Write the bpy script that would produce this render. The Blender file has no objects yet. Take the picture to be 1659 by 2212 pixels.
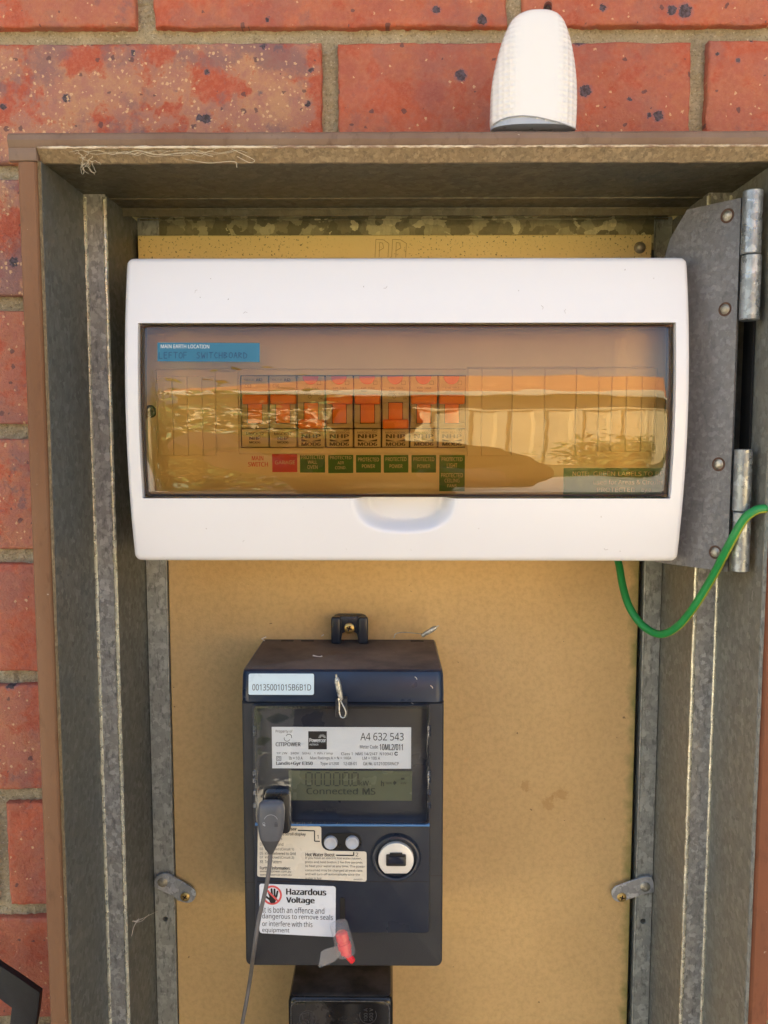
import bpy, bmesh, math, random
from mathutils import Vector, Matrix, noise
random.seed(7)
R = math.radians
S = bpy.context.scene
C = S.collection

# ------------------------------------------------------------------ camera
CAM = Vector((0.0, -0.586, 1.5))
PITCH, YAW, FPX = 5.3, 0.48, 1850.0
cd = bpy.data.cameras.new('camera'); cam = bpy.data.objects.new('camera', cd); C.objects.link(cam)
cam.location = CAM; cam.rotation_euler = (R(90-PITCH), 0, R(YAW))
cd.sensor_fit = 'HORIZONTAL'; cd.sensor_width = 36; cd.lens = 36*FPX/1659
cd.clip_start = 0.01; cd.clip_end = 2000
S.camera = cam
# ------------------------------------------------------------------ sky, sun, exposure
SUN_EL, SUN_ROT = 44, -42
w = bpy.data.worlds.new("World"); S.world = w; w.use_nodes = True
nt = w.node_tree; bg = nt.nodes['Background']
sky = nt.nodes.new('ShaderNodeTexSky'); sky.sky_type = 'NISHITA'; sky.sun_disc = False
sky.sun_elevation = R(SUN_EL); sky.sun_rotation = R(SUN_ROT); sky.dust_density = 5.0; sky.air_density = 1.0; sky.ozone_density = 0.3
nt.links.new(sky.outputs[0], bg.inputs[0]); bg.inputs[1].default_value = 0.12
sd = bpy.data.lights.new('sun', 'SUN'); sun = bpy.data.objects.new('sun', sd); C.objects.link(sun)
sd.energy = 5.0; sd.angle = R(0.5); sd.color = (1.0, 0.95, 0.86)
sv = Vector((math.sin(R(SUN_ROT))*math.cos(R(SUN_EL)), math.cos(R(SUN_ROT))*math.cos(R(SUN_EL)), math.sin(R(SUN_EL))))
sun.rotation_euler = (-sv).to_track_quat('-Z', 'Y').to_euler(); sun.location = sv*20
S.view_settings.view_transform = 'Standard'; S.view_settings.look = 'None'
S.view_settings.exposure = 2.05; S.view_settings.gamma = 1
try:
    S.cycles.use_denoising = True; S.cycles.max_bounces = 10; S.cycles.transparent_max_bounces = 16
    S.cycles.diffuse_bounces = 5
except Exception: pass

# ------------------------------------------------------------------ measuring helpers
_mr = cam.rotation_euler.to_matrix()
def ray(u, v):
    d = _mr @ Vector(((u-829.5)/FPX, (1106-v)/FPX, -1.0)); return d.normalized()
def P(u, v, Y):
    d = ray(u, v)
    if callable(Y):
        y = Y(CAM.z)
        for _ in range(8):
            p = CAM + d*((y-CAM.y)/d.y); y = Y(p.z)
        return CAM + d*((y-CAM.y)/d.y)
    return CAM + d*((Y-CAM.y)/d.y)
def X(u, v, Y): return P(u, v, Y).x
def Z(v, Y, u=845): return P(u, v, Y).z

# ------------------------------------------------------------------ object helpers
def tag(o, label, cat, group=None, kind=None):
    if label: o['label'] = label
    if cat: o['category'] = cat
    if group: o['group'] = group
    if kind: o['kind'] = kind
    return o
def thing(name, label, cat, loc, group=None):
    o = bpy.data.objects.new(name, None); C.objects.link(o); o.location = loc; o.empty_display_size = .01
    return tag(o, label, cat, group)
def link(name, me, mats, parent=None, smooth=True, angle=35):
    if not isinstance(mats, (list, tuple)): mats = [mats]
    for m in mats: me.materials.append(m)
    o = bpy.data.objects.new(name, me); C.objects.link(o)
    if parent is not None:
        o.parent = parent
        if parent.type == 'EMPTY': o.matrix_parent_inverse = Matrix.Translation(parent.location).inverted()
    if smooth:
        for p in me.polygons: p.use_smooth = True
        try: me.set_sharp_from_angle(angle=R(angle))
        except Exception: pass
    return o
class MB:
    def __init__(s): s.bm = bmesh.new()
    def faces(s, vs, fs, mi=0):
        bv = [s.bm.verts.new(v) for v in vs]; out = []
        for f in fs:
            try:
                q = s.bm.faces.new([bv[i] for i in f]); q.material_index = mi; out.append(q)
            except ValueError: pass
        return bv, out
    def _bev(s, fs, w, seg):
        es = set()
        for f in fs:
            for e in f.edges:
                if len(e.link_faces) == 2 and e.calc_face_angle(0) > .5: es.add(e)
        if w > 0 and es: bmesh.ops.bevel(s.bm, geom=list(es), offset=w, segments=seg, profile=.5, affect='EDGES', clamp_overlap=True)
    def box(s, x0, x1, y0, y1, z0, z1, bev=0, seg=2, mi=0, M=None):
        vs = [Vector((x, y, z)) for x in (x0, x1) for y in (y0, y1) for z in (z0, z1)]
        if M: vs = [M @ v for v in vs]
        _, fs = s.faces(vs, [(0,1,3,2),(4,6,7,5),(0,4,5,1),(2,3,7,6),(0,2,6,4),(1,5,7,3)], mi)
        bmesh.ops.recalc_face_normals(s.bm, faces=fs)
        s._bev(fs, bev, seg); return s
    def prism(s, poly, y0, y1, bev=0, seg=2, mi=0, M=None):
        """poly = [(x,z)...], front at y0, back at y1"""
        n = len(poly)
        vs = [Vector((x, y0, z)) for x, z in poly]+[Vector((x, y1, z)) for x, z in poly]
        if M: vs = [M @ v for v in vs]
        fs = [tuple(range(n)), tuple(range(2*n-1, n-1, -1))]+[(i, i+n, (i+1) % n+n, (i+1) % n) for i in range(n)]
        _, ff = s.faces(vs, fs, mi)
        bmesh.ops.recalc_face_normals(s.bm, faces=ff)
        if bev > 0:
            es = [e for e in ff[0].edges]
            bmesh.ops.bevel(s.bm, geom=es, offset=bev, segments=seg, profile=.5, affect='EDGES', clamp_overlap=True)
        return s
    def tube(s, pts, r, seg=10, mi=0, caps=True, mifn=None):
        pts = [Vector(p) for p in pts]; n = len(pts); rings = []; up = Vector((0, 0, 1))
        t0 = (pts[1]-pts[0]).normalized(); a = t0.cross(Vector((.3, 1, .2))).normalized()
        for i, p in enumerate(pts):
            t = (pts[min(i+1, n-1)]-pts[max(i-1, 0)]).normalized()
            a = (a-t*a.dot(t)).normalized(); b = t.cross(a)
            rr = r[i] if isinstance(r, (list, tuple)) else r
            rings.append([s.bm.verts.new(p+(a*math.cos(2*math.pi*k/seg)+b*math.sin(2*math.pi*k/seg))*rr) for k in range(seg)])
        for i in range(n-1):
            for k in range(seg):
                f = s.bm.faces.new([rings[i][k], rings[i][(k+1) % seg], rings[i+1][(k+1) % seg], rings[i+1][k]])
                f.material_index = mi if mifn is None else mifn(f)
        if caps:
            s.bm.faces.new(rings[0][::-1]).material_index = mi; s.bm.faces.new(rings[-1]).material_index = mi
        return s
    def lathe(s, c, prof, seg=32, mi=0, M=None):
        """axis along -Y through c; prof = [(r, y)...] y absolute, first at axis/front"""
        rings = []
        for r, y in prof:
            ring = []
            for k in range(seg):
                a = 2*math.pi*k/seg; v = Vector((c[0]+r*math.cos(a), y, c[1]+r*math.sin(a)))
                if M: v = M @ v
                ring.append(s.bm.verts.new(v))
            rings.append(ring)
        for i in range(len(rings)-1):
            for k in range(seg):
                s.bm.faces.new([rings[i][k], rings[i+1][k], rings[i+1][(k+1) % seg], rings[i][(k+1) % seg]]).material_index = mi
        if prof[0][0] > 1e-7: s.bm.faces.new(rings[0]).material_index = mi
        return s
    def loft(s, rings, mi=0, caps=True):
        rr = [[s.bm.verts.new(v) for v in r] for r in rings]; n = len(rr[0])
        for i in range(len(rr)-1):
            for k in range(n):
                s.bm.faces.new([rr[i][k], rr[i][(k+1) % n], rr[i+1][(k+1) % n], rr[i+1][k]]).material_index = mi
        if caps: s.bm.faces.new(rr[0]).material_index = mi; s.bm.faces.new(rr[-1][::-1]).material_index = mi
        return s
    def build(s, name, mats, parent=None, smooth=True, angle=35, recalc=True):
        if recalc: bmesh.ops.recalc_face_normals(s.bm, faces=s.bm.faces[:])
        me = bpy.data.meshes.new(name); s.bm.to_mesh(me); s.bm.free()
        return link(name, me, mats, parent, smooth, angle)
def rrect(x0, x1, z0, z1, r, n=5, rs=None):
    rs = rs or (r, r, r, r); out = []   # bl, br, tr, tl
    for (cx, cz, a0), q in zip(((x0, z0, 180), (x1, z0, 270), (x1, z1, 0), (x0, z1, 90)), rs):
        ox = cx+q if cx == x0 else cx-q; oz = cz+q if cz == z0 else cz-q
        if q <= 0: out.append((cx, cz)); continue
        for i in range(n+1):
            a = R(a0+90*i/n); out.append((ox+q*math.cos(a), oz+q*math.sin(a)))
    return out
def uvrect(u0, v0, u1, v1, Y, vm=None):
    vm = vm if vm else (v0+v1)/2
    return X(u0, vm, Y), X(u1, vm, Y), Z(v1, Y), Z(v0, Y)
def upoly(pts, Y): return [(P(u, v, Y).x, P(u, v, Y).z) for u, v in pts]
def circ(u, v, r, Y, n=24):
    c = P(u, v, Y); rr = X(u+r, v, Y)-c.x
    return [(c.x+rr*math.cos(2*math.pi*i/n), c.z+rr*math.sin(2*math.pi*i/n)) for i in range(n)]
def catmull(pts, n=8):
    pts = [Vector(p) for p in pts]; q = [pts[0]*2-pts[1]]+pts+[pts[-1]*2-pts[-2]]; out = []
    for i in range(1, len(q)-2):
        for k in range(n):
            t = k/n; a, b, c, d = q[i-1], q[i], q[i+1], q[i+2]
            out.append(.5*((2*b)+(-a+c)*t+(2*a-5*b+4*c-d)*t*t+(-a+3*b-3*c+d)*t**3))
    out.append(pts[-1]); return out

# lettering: every line is fitted into its measured box, one mesh per label
FONT = None
try:
    import os
    _fp = os.path.join(bpy.utils.system_resource('DATAFILES'), 'fonts', 'NotoSansHebrew-Regular.woff2')
    if os.path.exists(_fp): FONT = bpy.data.fonts.load(_fp)
except Exception: FONT = None
class Ink:
    def __init__(s): s.v = []; s.f = []; s.m = []
    def text(s, body, u0, v0, u1, v1, Y, bold=0.0, mi=0, rot=0, mirror=False, off=.00012, tilt=0, shear=0):
        cu = bpy.data.curves.new('t', 'FONT'); cu.body = body; cu.resolution_u = 3; cu.size = 1; cu.shear = shear
        if FONT: cu.font = FONT
        ob = bpy.data.objects.new('t', cu); me = bpy.data.meshes.new_from_object(ob)
        if len(me.vertices) == 0: return s
        co = [v.co.copy() for v in me.vertices]
        if rot: co = [Matrix.Rotation(R(rot), 3, 'Z') @ c for c in co]
        if mirror: co = [Vector((-c.x, c.y, 0)) for c in co]
        xs = [c.x for c in co]; ys = [c.y for c in co]
        a, b, c_, d = min(xs), max(xs), min(ys), max(ys)
        x0, x1, z0, z1 = uvrect(u0, v0, u1, v1, Y)
        base = len(s.v)
        stamps = ((0, 0),) if bold <= 0 else ((0, 0), (-bold*1.5, .00003), (bold*1.5, .00006)) if bold < .02 else ((0, 0), (-.022, .00003), (.022, .00006), (-.04, .00009), (.04, .00012))
        wfix = max(abs(q_[0]) for q_ in stamps); a -= wfix; b += wfix
        for sdx, sdy in stamps:
          base = len(s.v)
          for c in [Vector((c.x+sdx, c.y, 0)) for c in co]:
            x = x0+(c.x-a)/(b-a+1e-9)*(x1-x0); z = z0+(c.y-c_)/(d-c_+1e-9)*(z1-z0) + (x-(x0+x1)/2)*math.tan(R(tilt))
            y = Y(z) if callable(Y) else Y
            s.v.append((x, y-off-sdy, z))
          for p in me.polygons: s.f.append(tuple(base+i for i in p.vertices)); s.m.append(mi)
        bpy.data.meshes.remove(me); bpy.data.objects.remove(ob); bpy.data.curves.remove(cu)
        return s
    def poly(s, pts, Y, mi=0, off=.00012):
        base = len(s.v)
        for u, v in pts:
            p = P(u, v, Y); s.v.append((p.x, p.y-off, p.z))
        s.f.append(tuple(range(base, base+len(pts)))); s.m.append(mi); return s
    def bar(s, u0, v0, u1, v1, Y, mi=0, off=.00012): return s.poly([(u0, v0), (u1, v0), (u1, v1), (u0, v1)], Y, mi, off)
    def line(s, pts, wd, Y, mi=0, off=.00012):
        for (a, b), (c, d) in zip(pts, pts[1:]):
            L = math.hypot(c-a, d-b) or 1; nx, ny = -(d-b)/L*wd/2, (c-a)/L*wd/2
            s.poly([(a+nx, b+ny), (c+nx, d+ny), (c-nx, d-ny), (a-nx, b-ny)], Y, mi, off)
        return s
    def ring(s, u, v, r0, r1, Y, mi=0, off=.00012, a0=0, a1=360, n=28):
        for i in range(n):
            p, q = R(a0+(a1-a0)*i/n), R(a0+(a1-a0)*(i+1)/n)
            s.poly([(u+r0*math.cos(p), v+r0*math.sin(p)), (u+r1*math.cos(p), v+r1*math.sin(p)), (u+r1*math.cos(q), v+r1*math.sin(q)), (u+r0*math.cos(q), v+r0*math.sin(q))], Y, mi, off)
        return s
    def build(s, name, mats, parent):
        me = bpy.data.meshes.new(name); me.from_pydata(s.v, [], s.f)
        for p, m in zip(me.polygons, s.m): p.material_index = m
        return link(name, me, mats, parent, smooth=False)

# ------------------------------------------------------------------ materials
def lin(r, g, b):
    f = lambda c: (c/255/12.92) if c/255 <= .04045 else ((c/255+.055)/1.055)**2.4
    return (f(r), f(g), f(b), 1)
class NM:
    """small node-graph helper around a Principled BSDF"""
    def __init__(s, name, rough=.5, metal=0.0, color=(.5, .5, .5, 1), spec=.5):
        s.m = bpy.data.materials.new(name); s.m.use_nodes = True; s.t = s.m.node_tree; s.b = s.t.nodes['Principled BSDF']
        s.b.inputs['Roughness'].default_value = rough; s.b.inputs['Metallic'].default_value = metal
        s.b.inputs['Base Color'].default_value = color if len(color) == 4 else (*color, 1)
        s.b.inputs['Specular IOR Level'].default_value = spec
        s.out = s.t.nodes['Material Output']; s._co = None
    def n(s, ty, **kw):
        q = s.t.nodes.new(ty)
        for k, v in kw.items():
            if k.startswith('i_'):
                key = k[2:].replace('_', ' ')
                q.inputs[key].default_value = v
            else: setattr(q, k, v)
        return q
    def l(s, a, b): s.t.links.new(a, b)
    def co(s, scale=(1, 1, 1)):
        if s._co is None: s._co = s.n('ShaderNodeTexCoord').outputs['Object']
        if scale == (1, 1, 1): return s._co
        mp = s.n('ShaderNodeMapping'); mp.inputs['Scale'].default_value = scale; s.l(s._co, mp.inputs[0]); return mp.outputs[0]
    def noise(s, sc, det=4, rough=.55, stretch=(1, 1, 1), dist=0):
        q = s.n('ShaderNodeTexNoise'); q.inputs['Scale'].default_value = sc; q.inputs['Detail'].default_value = det
        q.inputs['Roughness'].default_value = rough; q.inputs['Distortion'].default_value = dist
        s.l(s.co(stretch), q.inputs['Vector']); return q.outputs['Fac']
    def voro(s, sc, feature='F1', rnd=1, warp=0, stretch=(1, 1, 1)):
        q = s.n('ShaderNodeTexVoronoi', feature=feature); q.inputs['Scale'].default_value = sc; q.inputs['Randomness'].default_value = rnd
        c = s.co(stretch)
        if warp:
            nz = s.n('ShaderNodeTexNoise'); nz.inputs['Scale'].default_value = sc*1.7; s.l(c, nz.inputs['Vector'])
            ml = s.n('ShaderNodeVectorMath', operation='MULTIPLY_ADD'); s.l(nz.outputs['Color'], ml.inputs[0])
            ml.inputs[1].default_value = (warp/sc,)*3; s.l(c, ml.inputs[2]); c = ml.outputs[0]
        s.l(c, q.inputs['Vector']); return q
    def voro2(s, sc, warp=0):
        sx = s.n('ShaderNodeSeparateXYZ'); s.l(s.co(), sx.inputs[0]); cx = s.n('ShaderNodeCombineXYZ'); s.l(sx.outputs[0], cx.inputs[0]); s.l(sx.outputs[2], cx.inputs[1])
        c = cx.outputs[0]
        if warp:
            nz = s.n('ShaderNodeTexNoise'); nz.inputs['Scale'].default_value = sc*3; nz.inputs['Detail'].default_value = 3; s.l(c, nz.inputs['Vector'])
            ml = s.n('ShaderNodeVectorMath', operation='MULTIPLY_ADD'); s.l(nz.outputs['Color'], ml.inputs[0]); ml.inputs[1].default_value = (warp/sc,)*3; s.l(c, ml.inputs[2]); c = ml.outputs[0]
        q = s.n('ShaderNodeTexVoronoi', voronoi_dimensions='2D'); q.inputs['Scale'].default_value = sc; s.l(c, q.inputs['Vector']); return q
    def ramp(s, f, a, b, c0=0.0, c1=1.0):
        q = s.n('ShaderNodeMapRange'); q.clamp = True
        q.inputs[1].default_value = a; q.inputs[2].default_value = b; q.inputs[3].default_value = c0; q.inputs[4].default_value = c1
        s.l(f, q.inputs[0]); return q.outputs[0]
    def math(s, op, a, b=None):
        q = s.n('ShaderNodeMath', operation=op)
        for i, x in enumerate((a, b)):
            if x is None: continue
            if isinstance(x, (int, float)): q.inputs[i].default_value = x
            else: s.l(x, q.inputs[i])
        return q.outputs[0]
    def mix(s, f, a, b, blend='MIX'):
        q = s.n('ShaderNodeMix', data_type='RGBA', blend_type=blend)
        for i, x in ((0, f), (6, a), (7, b)):
            if isinstance(x, (int, float)): q.inputs[i].default_value = x
            elif isinstance(x, tuple): q.inputs[i].default_value = x if len(x) == 4 else (*x, 1)
            else: s.l(x, q.inputs[i])
        return q.outputs[2]
    def color(s, c): s.l(c, s.b.inputs['Base Color']); return s
    def rough(s, c): s.l(c, s.b.inputs['Roughness']); return s
    def bump(s, f, dist=.001, strength=1.0):
        q = s.n('ShaderNodeBump'); q.inputs['Distance'].default_value = dist; q.inputs['Strength'].default_value = strength
        s.l(f, q.inputs['Height'])
        cur = s.b.inputs['Normal']
        if cur.is_linked: s.l(cur.links[0].from_socket, q.inputs['Normal'])
        s.l(q.outputs[0], s.b.inputs['Normal']); return s

def simple(name, col, rough=.5, metal=0, var=.12, sc=60, bump=0.0, spec=.5, bsc=None):
    q = NM(name, rough, metal, col, spec); col = col if len(col) == 4 else (*col, 1)
    if var:
        f = q.ramp(q.noise(sc, 5), .3, .7)
        q.color(q.mix(f, tuple(c*(1-var) for c in col[:3]), tuple(min(1, c*(1+var)) for c in col[:3])))
        q.rough(q.ramp(q.noise(sc*1.3, 3), .3, .7, max(0, rough-.08), min(1, rough+.08)))
    if bump: q.bump(q.noise(bsc or sc*8, 3), bump)
    return q.m

def galv(name, base, k=.35, sc=110, metal=.55, rough=.42, grime=.35, tint=(.42, .33, .2), pits=0.5, rust=0.0, warp=1.0, light=1.6):
    q = NM(name, rough, metal)
    v = q.voro(sc, warp=warp); h = q.n('ShaderNodeSeparateColor'); q.l(v.outputs['Color'], h.inputs[0])
    a = tuple(c*(1-k) for c in base); b = tuple(min(1, c*(1+k*light)) for c in base)
    f = q.math('POWER', h.outputs[0], 2.2)
    c = q.mix(f, a, b)
    c = q.mix(q.ramp(q.noise(900, 2), .35, .7), c, tuple(x*.8 for x in base), 'MIX') if False else c
    g = q.ramp(q.noise(9, 6, .6), .35, .75)
    c = q.mix(q.math('MULTIPLY', g, grime), c, tuple(base[i]*tint[i]*1.8 for i in range(3)))
    g2 = q.ramp(q.noise(420, 3, .6, (1, 1, .35)), .52, .70)
    c = q.mix(q.math('MULTIPLY', g2, pits), c, tuple(x*.35 for x in base))
    if rust:
        r_ = q.ramp(q.noise(14, 6, .7), .66, .74); c = q.mix(q.math('MULTIPLY', r_, rust), c, (.16, .07, .025))
    q.color(c)
    q.rough(q.ramp(h.outputs[1], 0, 1, rough-.1, rough+.14))
    q.bump(q.noise(500, 3), .00025); q.bump(h.outputs[2], .00008)
    return q.m

M = {}
# brick: attribute 'tone' = (hue, mottle, random)
q = NM('fired_clay_brick', .62)
at = q.n('ShaderNodeAttribute'); at.attribute_name = 'tone'; sp = q.n('ShaderNodeSeparateColor'); q.l(at.outputs['Color'], sp.inputs[0])
hue, mot, rnd = sp.outputs
base = q.mix(hue, (.36, .065, .030), (.55, .118, .046))
base = q.mix(q.ramp(q.noise(22, 6, .65), .38, .62), base, (.40, .080, .038))
base = q.mix(q.math('MULTIPLY', q.ramp(q.noise(300, 4, .75), .45, .70), .5), base, (.58, .21, .12))
base = q.mix(q.math('MULTIPLY', q.ramp(q.noise(170, 5, .75), .58, .70), .35), base, (.25, .07, .045))
m0 = q.ramp(q.noise(30, 8, .68), .44, .50); m1 = q.math('MULTIPLY', m0, mot)
tan = q.mix(q.ramp(q.noise(60, 6, .7), .42, .58), (.50, .27, .14), (.40, .18, .13))
base = q.mix(q.math('MULTIPLY', m1, .92), base, tan)
m2 = q.math('MULTIPLY', q.ramp(q.noise(19, 7, .68), .51, .58), q.math('ADD', q.math('MULTIPLY', mot, .85), .06))
base = q.mix(q.math('MULTIPLY', m2, .85), base, (.24, .125, .12))
m3 = q.math('MULTIPLY', q.ramp(q.noise(25, 6, .7, (1, 3, 1)), .60, .64), mot)
base = q.mix(q.math('MULTIPLY', m3, .8), base, (.13, .10, .12))
vs = q.voro2(21, .25); sc_ = q.n('ShaderNodeSeparateColor'); q.l(vs.outputs['Color'], sc_.inputs[0])
pick = q.math('GREATER_THAN', sc_.outputs[1], .90); rad_ = q.math('MULTIPLY', q.math('POWER', sc_.outputs[0], 1.6), .15)
dj = q.math('ADD', vs.outputs['Distance'], q.ramp(q.noise(350, 3), .3, .7, -.03, .03))
spot = q.math('MULTIPLY', q.math('LESS_THAN', dj, rad_), pick)
halo = q.math('MULTIPLY', q.math('LESS_THAN', dj, q.math('ADD', rad_, .035)), pick)
for (su, sv, sr) in ((143, 212, .0026), (288, 113, .0018), (446, 156, .0017), (446, 256, .0030), (430, 254, .0022), (995, 162, .0034), (1265, 195, .0036), (1360, 215, .0012), (1422, 250, .0032), (1402, 250, .0016), (1480, 24, .0042), (1452, 22, .0030), (1302, 17, .0022), (1042, 42, .0030), (942, 20, .0024), (578, 40, .0014), (1548, 118, .0012), (1592, 132, .0017), (1622, 90, .0014), (30, 566, .0030), (6, 230, .0020), (672, 150, .0016), (665, 225, .0018)):
    pc = P(su, sv, 0.0); vd = q.n('ShaderNodeVectorMath', operation='DISTANCE'); q.l(q.co((1, 0, 1)), vd.inputs[0]); vd.inputs[1].default_value = (pc.x, 0, pc.z)
    dd = q.math('ADD', vd.outputs['Value'], q.ramp(q.noise(420, 4, .7), .3, .7, -.0012, .0012))
    halo = q.math('MAXIMUM', halo, q.ramp(dd, sr*1.5, sr*1.1)); spot = q.math('MAXIMUM', spot, q.math('LESS_THAN', dd, sr))
base = q.mix(q.math('MULTIPLY', halo, .5), base, (.26, .13, .16))
base = q.mix(q.math('MULTIPLY', spot, .92), base, q.mix(q.ramp(q.noise(500, 3), .4, .6), (.022, .020, .024), (.10, .08, .10)))
v3 = q.voro2(95, .4); s3 = q.n('ShaderNodeSeparateColor'); q.l(v3.outputs['Color'], s3.inputs[0])
sp2 = q.math('MULTIPLY', q.math('LESS_THAN', v3.outputs['Distance'], q.math('MULTIPLY', s3.outputs[0], .17)), q.math('GREATER_THAN', s3.outputs[1], .72))
base = q.mix(q.math('MULTIPLY', sp2, .75), base, (.10, .05, .05))
v2 = q.voro2(380, .9); s2 = q.n('ShaderNodeSeparateColor'); q.l(v2.outputs['Color'], s2.inputs[0])
speck = q.math('LESS_THAN', v2.outputs['Distance'], q.math('MULTIPLY', q.math('POWER', s2.outputs[2], 1.6), .40))
amt = q.math('ADD', q.math('MULTIPLY', q.math('MULTIPLY', m0, q.math('POWER', mot, 2.0)), .42), .012)
speck = q.math('MULTIPLY', speck, q.math('LESS_THAN', s2.outputs[0], amt))
base = q.mix(q.math('MULTIPLY', speck, .8), base, (.70, .46, .25))
q.color(base); q.rough(q.ramp(q.noise(40, 4), .3, .7, .42, .7))
q.bump(q.noise(120, 7, .7), .0022); q.bump(q.math('MULTIPLY', spot, -1.0), .0012); q.bump(q.noise(700, 3), .0006)
M['brick'] = q.m
q = NM('sandy_mortar', .92)
c = q.mix(q.ramp(q.noise(70, 6, .7), .3, .7), (.52, .42, .25), (.70, .60, .40))
c = q.mix(q.math('MULTIPLY', q.ramp(q.noise(16, 4), .45, .65), .55), c, (.40, .34, .23))
c = q.mix(q.math('MULTIPLY', q.ramp(q.noise(620, 4, .75), .52, .66), .75), c, (.22, .18, .11))
c = q.mix(q.ramp(q.noise(560, 3, .7), .60, .68), c, (.80, .72, .52))
q.color(c); q.bump(q.noise(330, 6, .75, (1, 1, 2)), .0030); q.bump(q.noise(60, 4), .003)
M['mortar'] = q.m
# painted brown steel
def brown(name, a, b, chips=.6):
    q = NM(name, .5)
    c = q.mix(q.ramp(q.noise(12, 5, .6, (1, 1, .4)), .3, .7), a, b)
    c = q.mix(q.math('MULTIPLY', q.ramp(q.noise(140, 6, .7, (1, 1, .35)), .56, .70), .5), c, tuple(x*.62 for x in a))
    c = q.mix(q.math('MULTIPLY', q.ramp(q.noise(230, 3, .6), .72, .76), chips), c, (.60, .52, .42))
    q.b.inputs['Specular IOR Level'].default_value = .25; q.color(c); q.bump(q.noise(260, 4), .0003); return q.m
M['brown'] = brown('brown_enamel_paint', (.185, .088, .042), (.25, .135, .072))
M['brown_top'] = brown('weathered_brown_paint', (.17, .105, .070), (.28, .20, .145), .7)
M['brown_red'] = brown('red_brown_paint', (.17, .062, .03), (.24, .09, .045))
M['edge'] = galv('chipped_galvanised_edge', (.33, .26, .16), .22, 520, .2, .5, .5, (.55, .42, .25), .6, .35)
M['side'] = galv('shaded_galvanised_sheet', (.135, .145, .14), .20, 260, .35, .50, .45, (.85, .75, .58), .30, .25)  # left inner side: shade is put into this darker sheet colour
M['side_lit'] = galv('lit_galvanised_sheet', (.25, .255, .23), .16, 260, .35, .46, .45, (.75, .65, .48), .30, .15)  # right inner side: same metal, paler to carry the light falling on it
M['strip'] = galv('galvanised_strip', (.37, .375, .37), .24, 330, .45, .42, .25, (.8, .7, .5), .75, .3)
M['bead'] = galv('bright_worn_fold', (.66, .65, .54), .15, 320, .6, .30, .3, (.8, .7, .5), .5)
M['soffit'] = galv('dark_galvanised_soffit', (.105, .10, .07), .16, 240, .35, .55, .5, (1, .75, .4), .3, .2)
M['spangle'] = galv('large_spangle_zinc', (.33, .31, .19), .50, 125, .45, .40, .2, (.8, .7, .5), .30, warp=.8, light=2.6)
M['leaf_steel'] = galv('hinge_steel_plate', (.185, .185, .19), .16, 420, .4, .46, .35, (.8, .7, .6), .30)
M['knuckle'] = galv('zinc_hinge_barrel', (.33, .36, .38), .3, 260, .65, .34, .3, (.8, .75, .6), .4)
M['flange'] = galv('grey_galvanised_flange', (.38, .40, .38), .18, 240, .4, .45, .25, (.8, .7, .55), .75)
M['clip'] = galv('zinc_clip', (.40, .42, .45), .25, 200, .5, .42, .2, (.8, .75, .6), .4)
# boards
q = NM('yellow_speckled_board', .6)
c = q.mix(q.ramp(q.noise(18, 5), .3, .7), (.84, .66, .27), (.88, .71, .33))
zone = q.math('MULTIPLY', q.ramp(q.noise(13, 3, .5), .40, .56), 1.0)
c = q.mix(q.math('MULTIPLY', q.ramp(q.noise(560, 3, .6), .60, .66), zone), c, (.13, .09, .03))
q.color(c); q.bump(q.noise(500, 2), .0002); M['board_top'] = q.m
q = NM('brown_hardboard', .66)
c = q.mix(q.ramp(q.noise(10, 6, .6), .3, .7), (.61, .41, .175), (.68, .465, .205))
c = q.mix(q.math('MULTIPLY', q.ramp(q.noise(260, 5, .7), .42, .7), .30), c, (.34, .19, .07))
c = q.mix(q.math('MULTIPLY', q.ramp(q.noise(120, 3, .6), .745, .76), .7), c, (.12, .07, .03))
c = q.mix(q.math('MULTIPLY', q.ramp(q.noise(24, 2, .5, (1, 1, 1), .8), .755, .77), .45), c, (.70, .44, .18))
for (su, sv, sr) in ((1137, 1700, .0045), (1213, 1716, .006), (1185, 1735, .005)):
    pc = P(su, sv, .070); vd = q.n('ShaderNodeVectorMath', operation='DISTANCE'); q.l(q.co(), vd.inputs[0]); vd.inputs[1].default_value = pc
    c = q.mix(q.math('MULTIPLY', q.ramp(q.math('ADD', vd.outputs['Value'], q.ramp(q.noise(150, 5, .7), .3, .7, -.004, .004)), sr, sr*.6), .45), c, (.42, .22, .06))
gx = q.n('ShaderNodeSeparateXYZ'); q.l(q.co(), gx.inputs[0])
ge = q.math('ADD', gx.outputs[0], q.ramp(q.noise(90, 4), .3, .7, -.003, .003))
c = q.mix(q.math('MULTIPLY', q.ramp(ge, .184, .1925), .75), c, (.13, .16, .03))
q.color(c); q.bump(q.noise(700, 3, .7), .00025); M['board'] = q.m
# plastics
q = NM('white_glossy_plastic', .24, 0, (.80, .79, .79, 1))
c = q.mix(q.math('MULTIPLY', q.ramp(q.noise(12, 3, .4), .3, .8), .12), (.79, .79, .80), (.74, .73, .71))
c = q.mix(q.math('MULTIPLY', q.ramp(q.noise(190, 3, .5), .75, .78), .5), c, (.45, .42, .38))
q.color(c); q.bump(q.noise(35, 2), .00004); M['white'] = q.m
M['inner'] = simple('off_white_plastic', (.84, .82, .80), .45, 0, .03, 40)
M['breaker'] = simple('beige_breaker_plastic', (.56, .52, .45), .5, 0, .05, 80)
M['breaker_low'] = simple('pale_breaker_face', (.66, .62, .54), .5, 0, .05, 80)
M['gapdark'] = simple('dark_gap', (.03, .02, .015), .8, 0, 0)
M['orange'] = simple('orange_toggle_plastic', (.95, .29, .05), .35, 0, .05, 200)
M['red'] = simple('red_test_button', (.80, .13, .16), .4, 0, .03)
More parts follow.
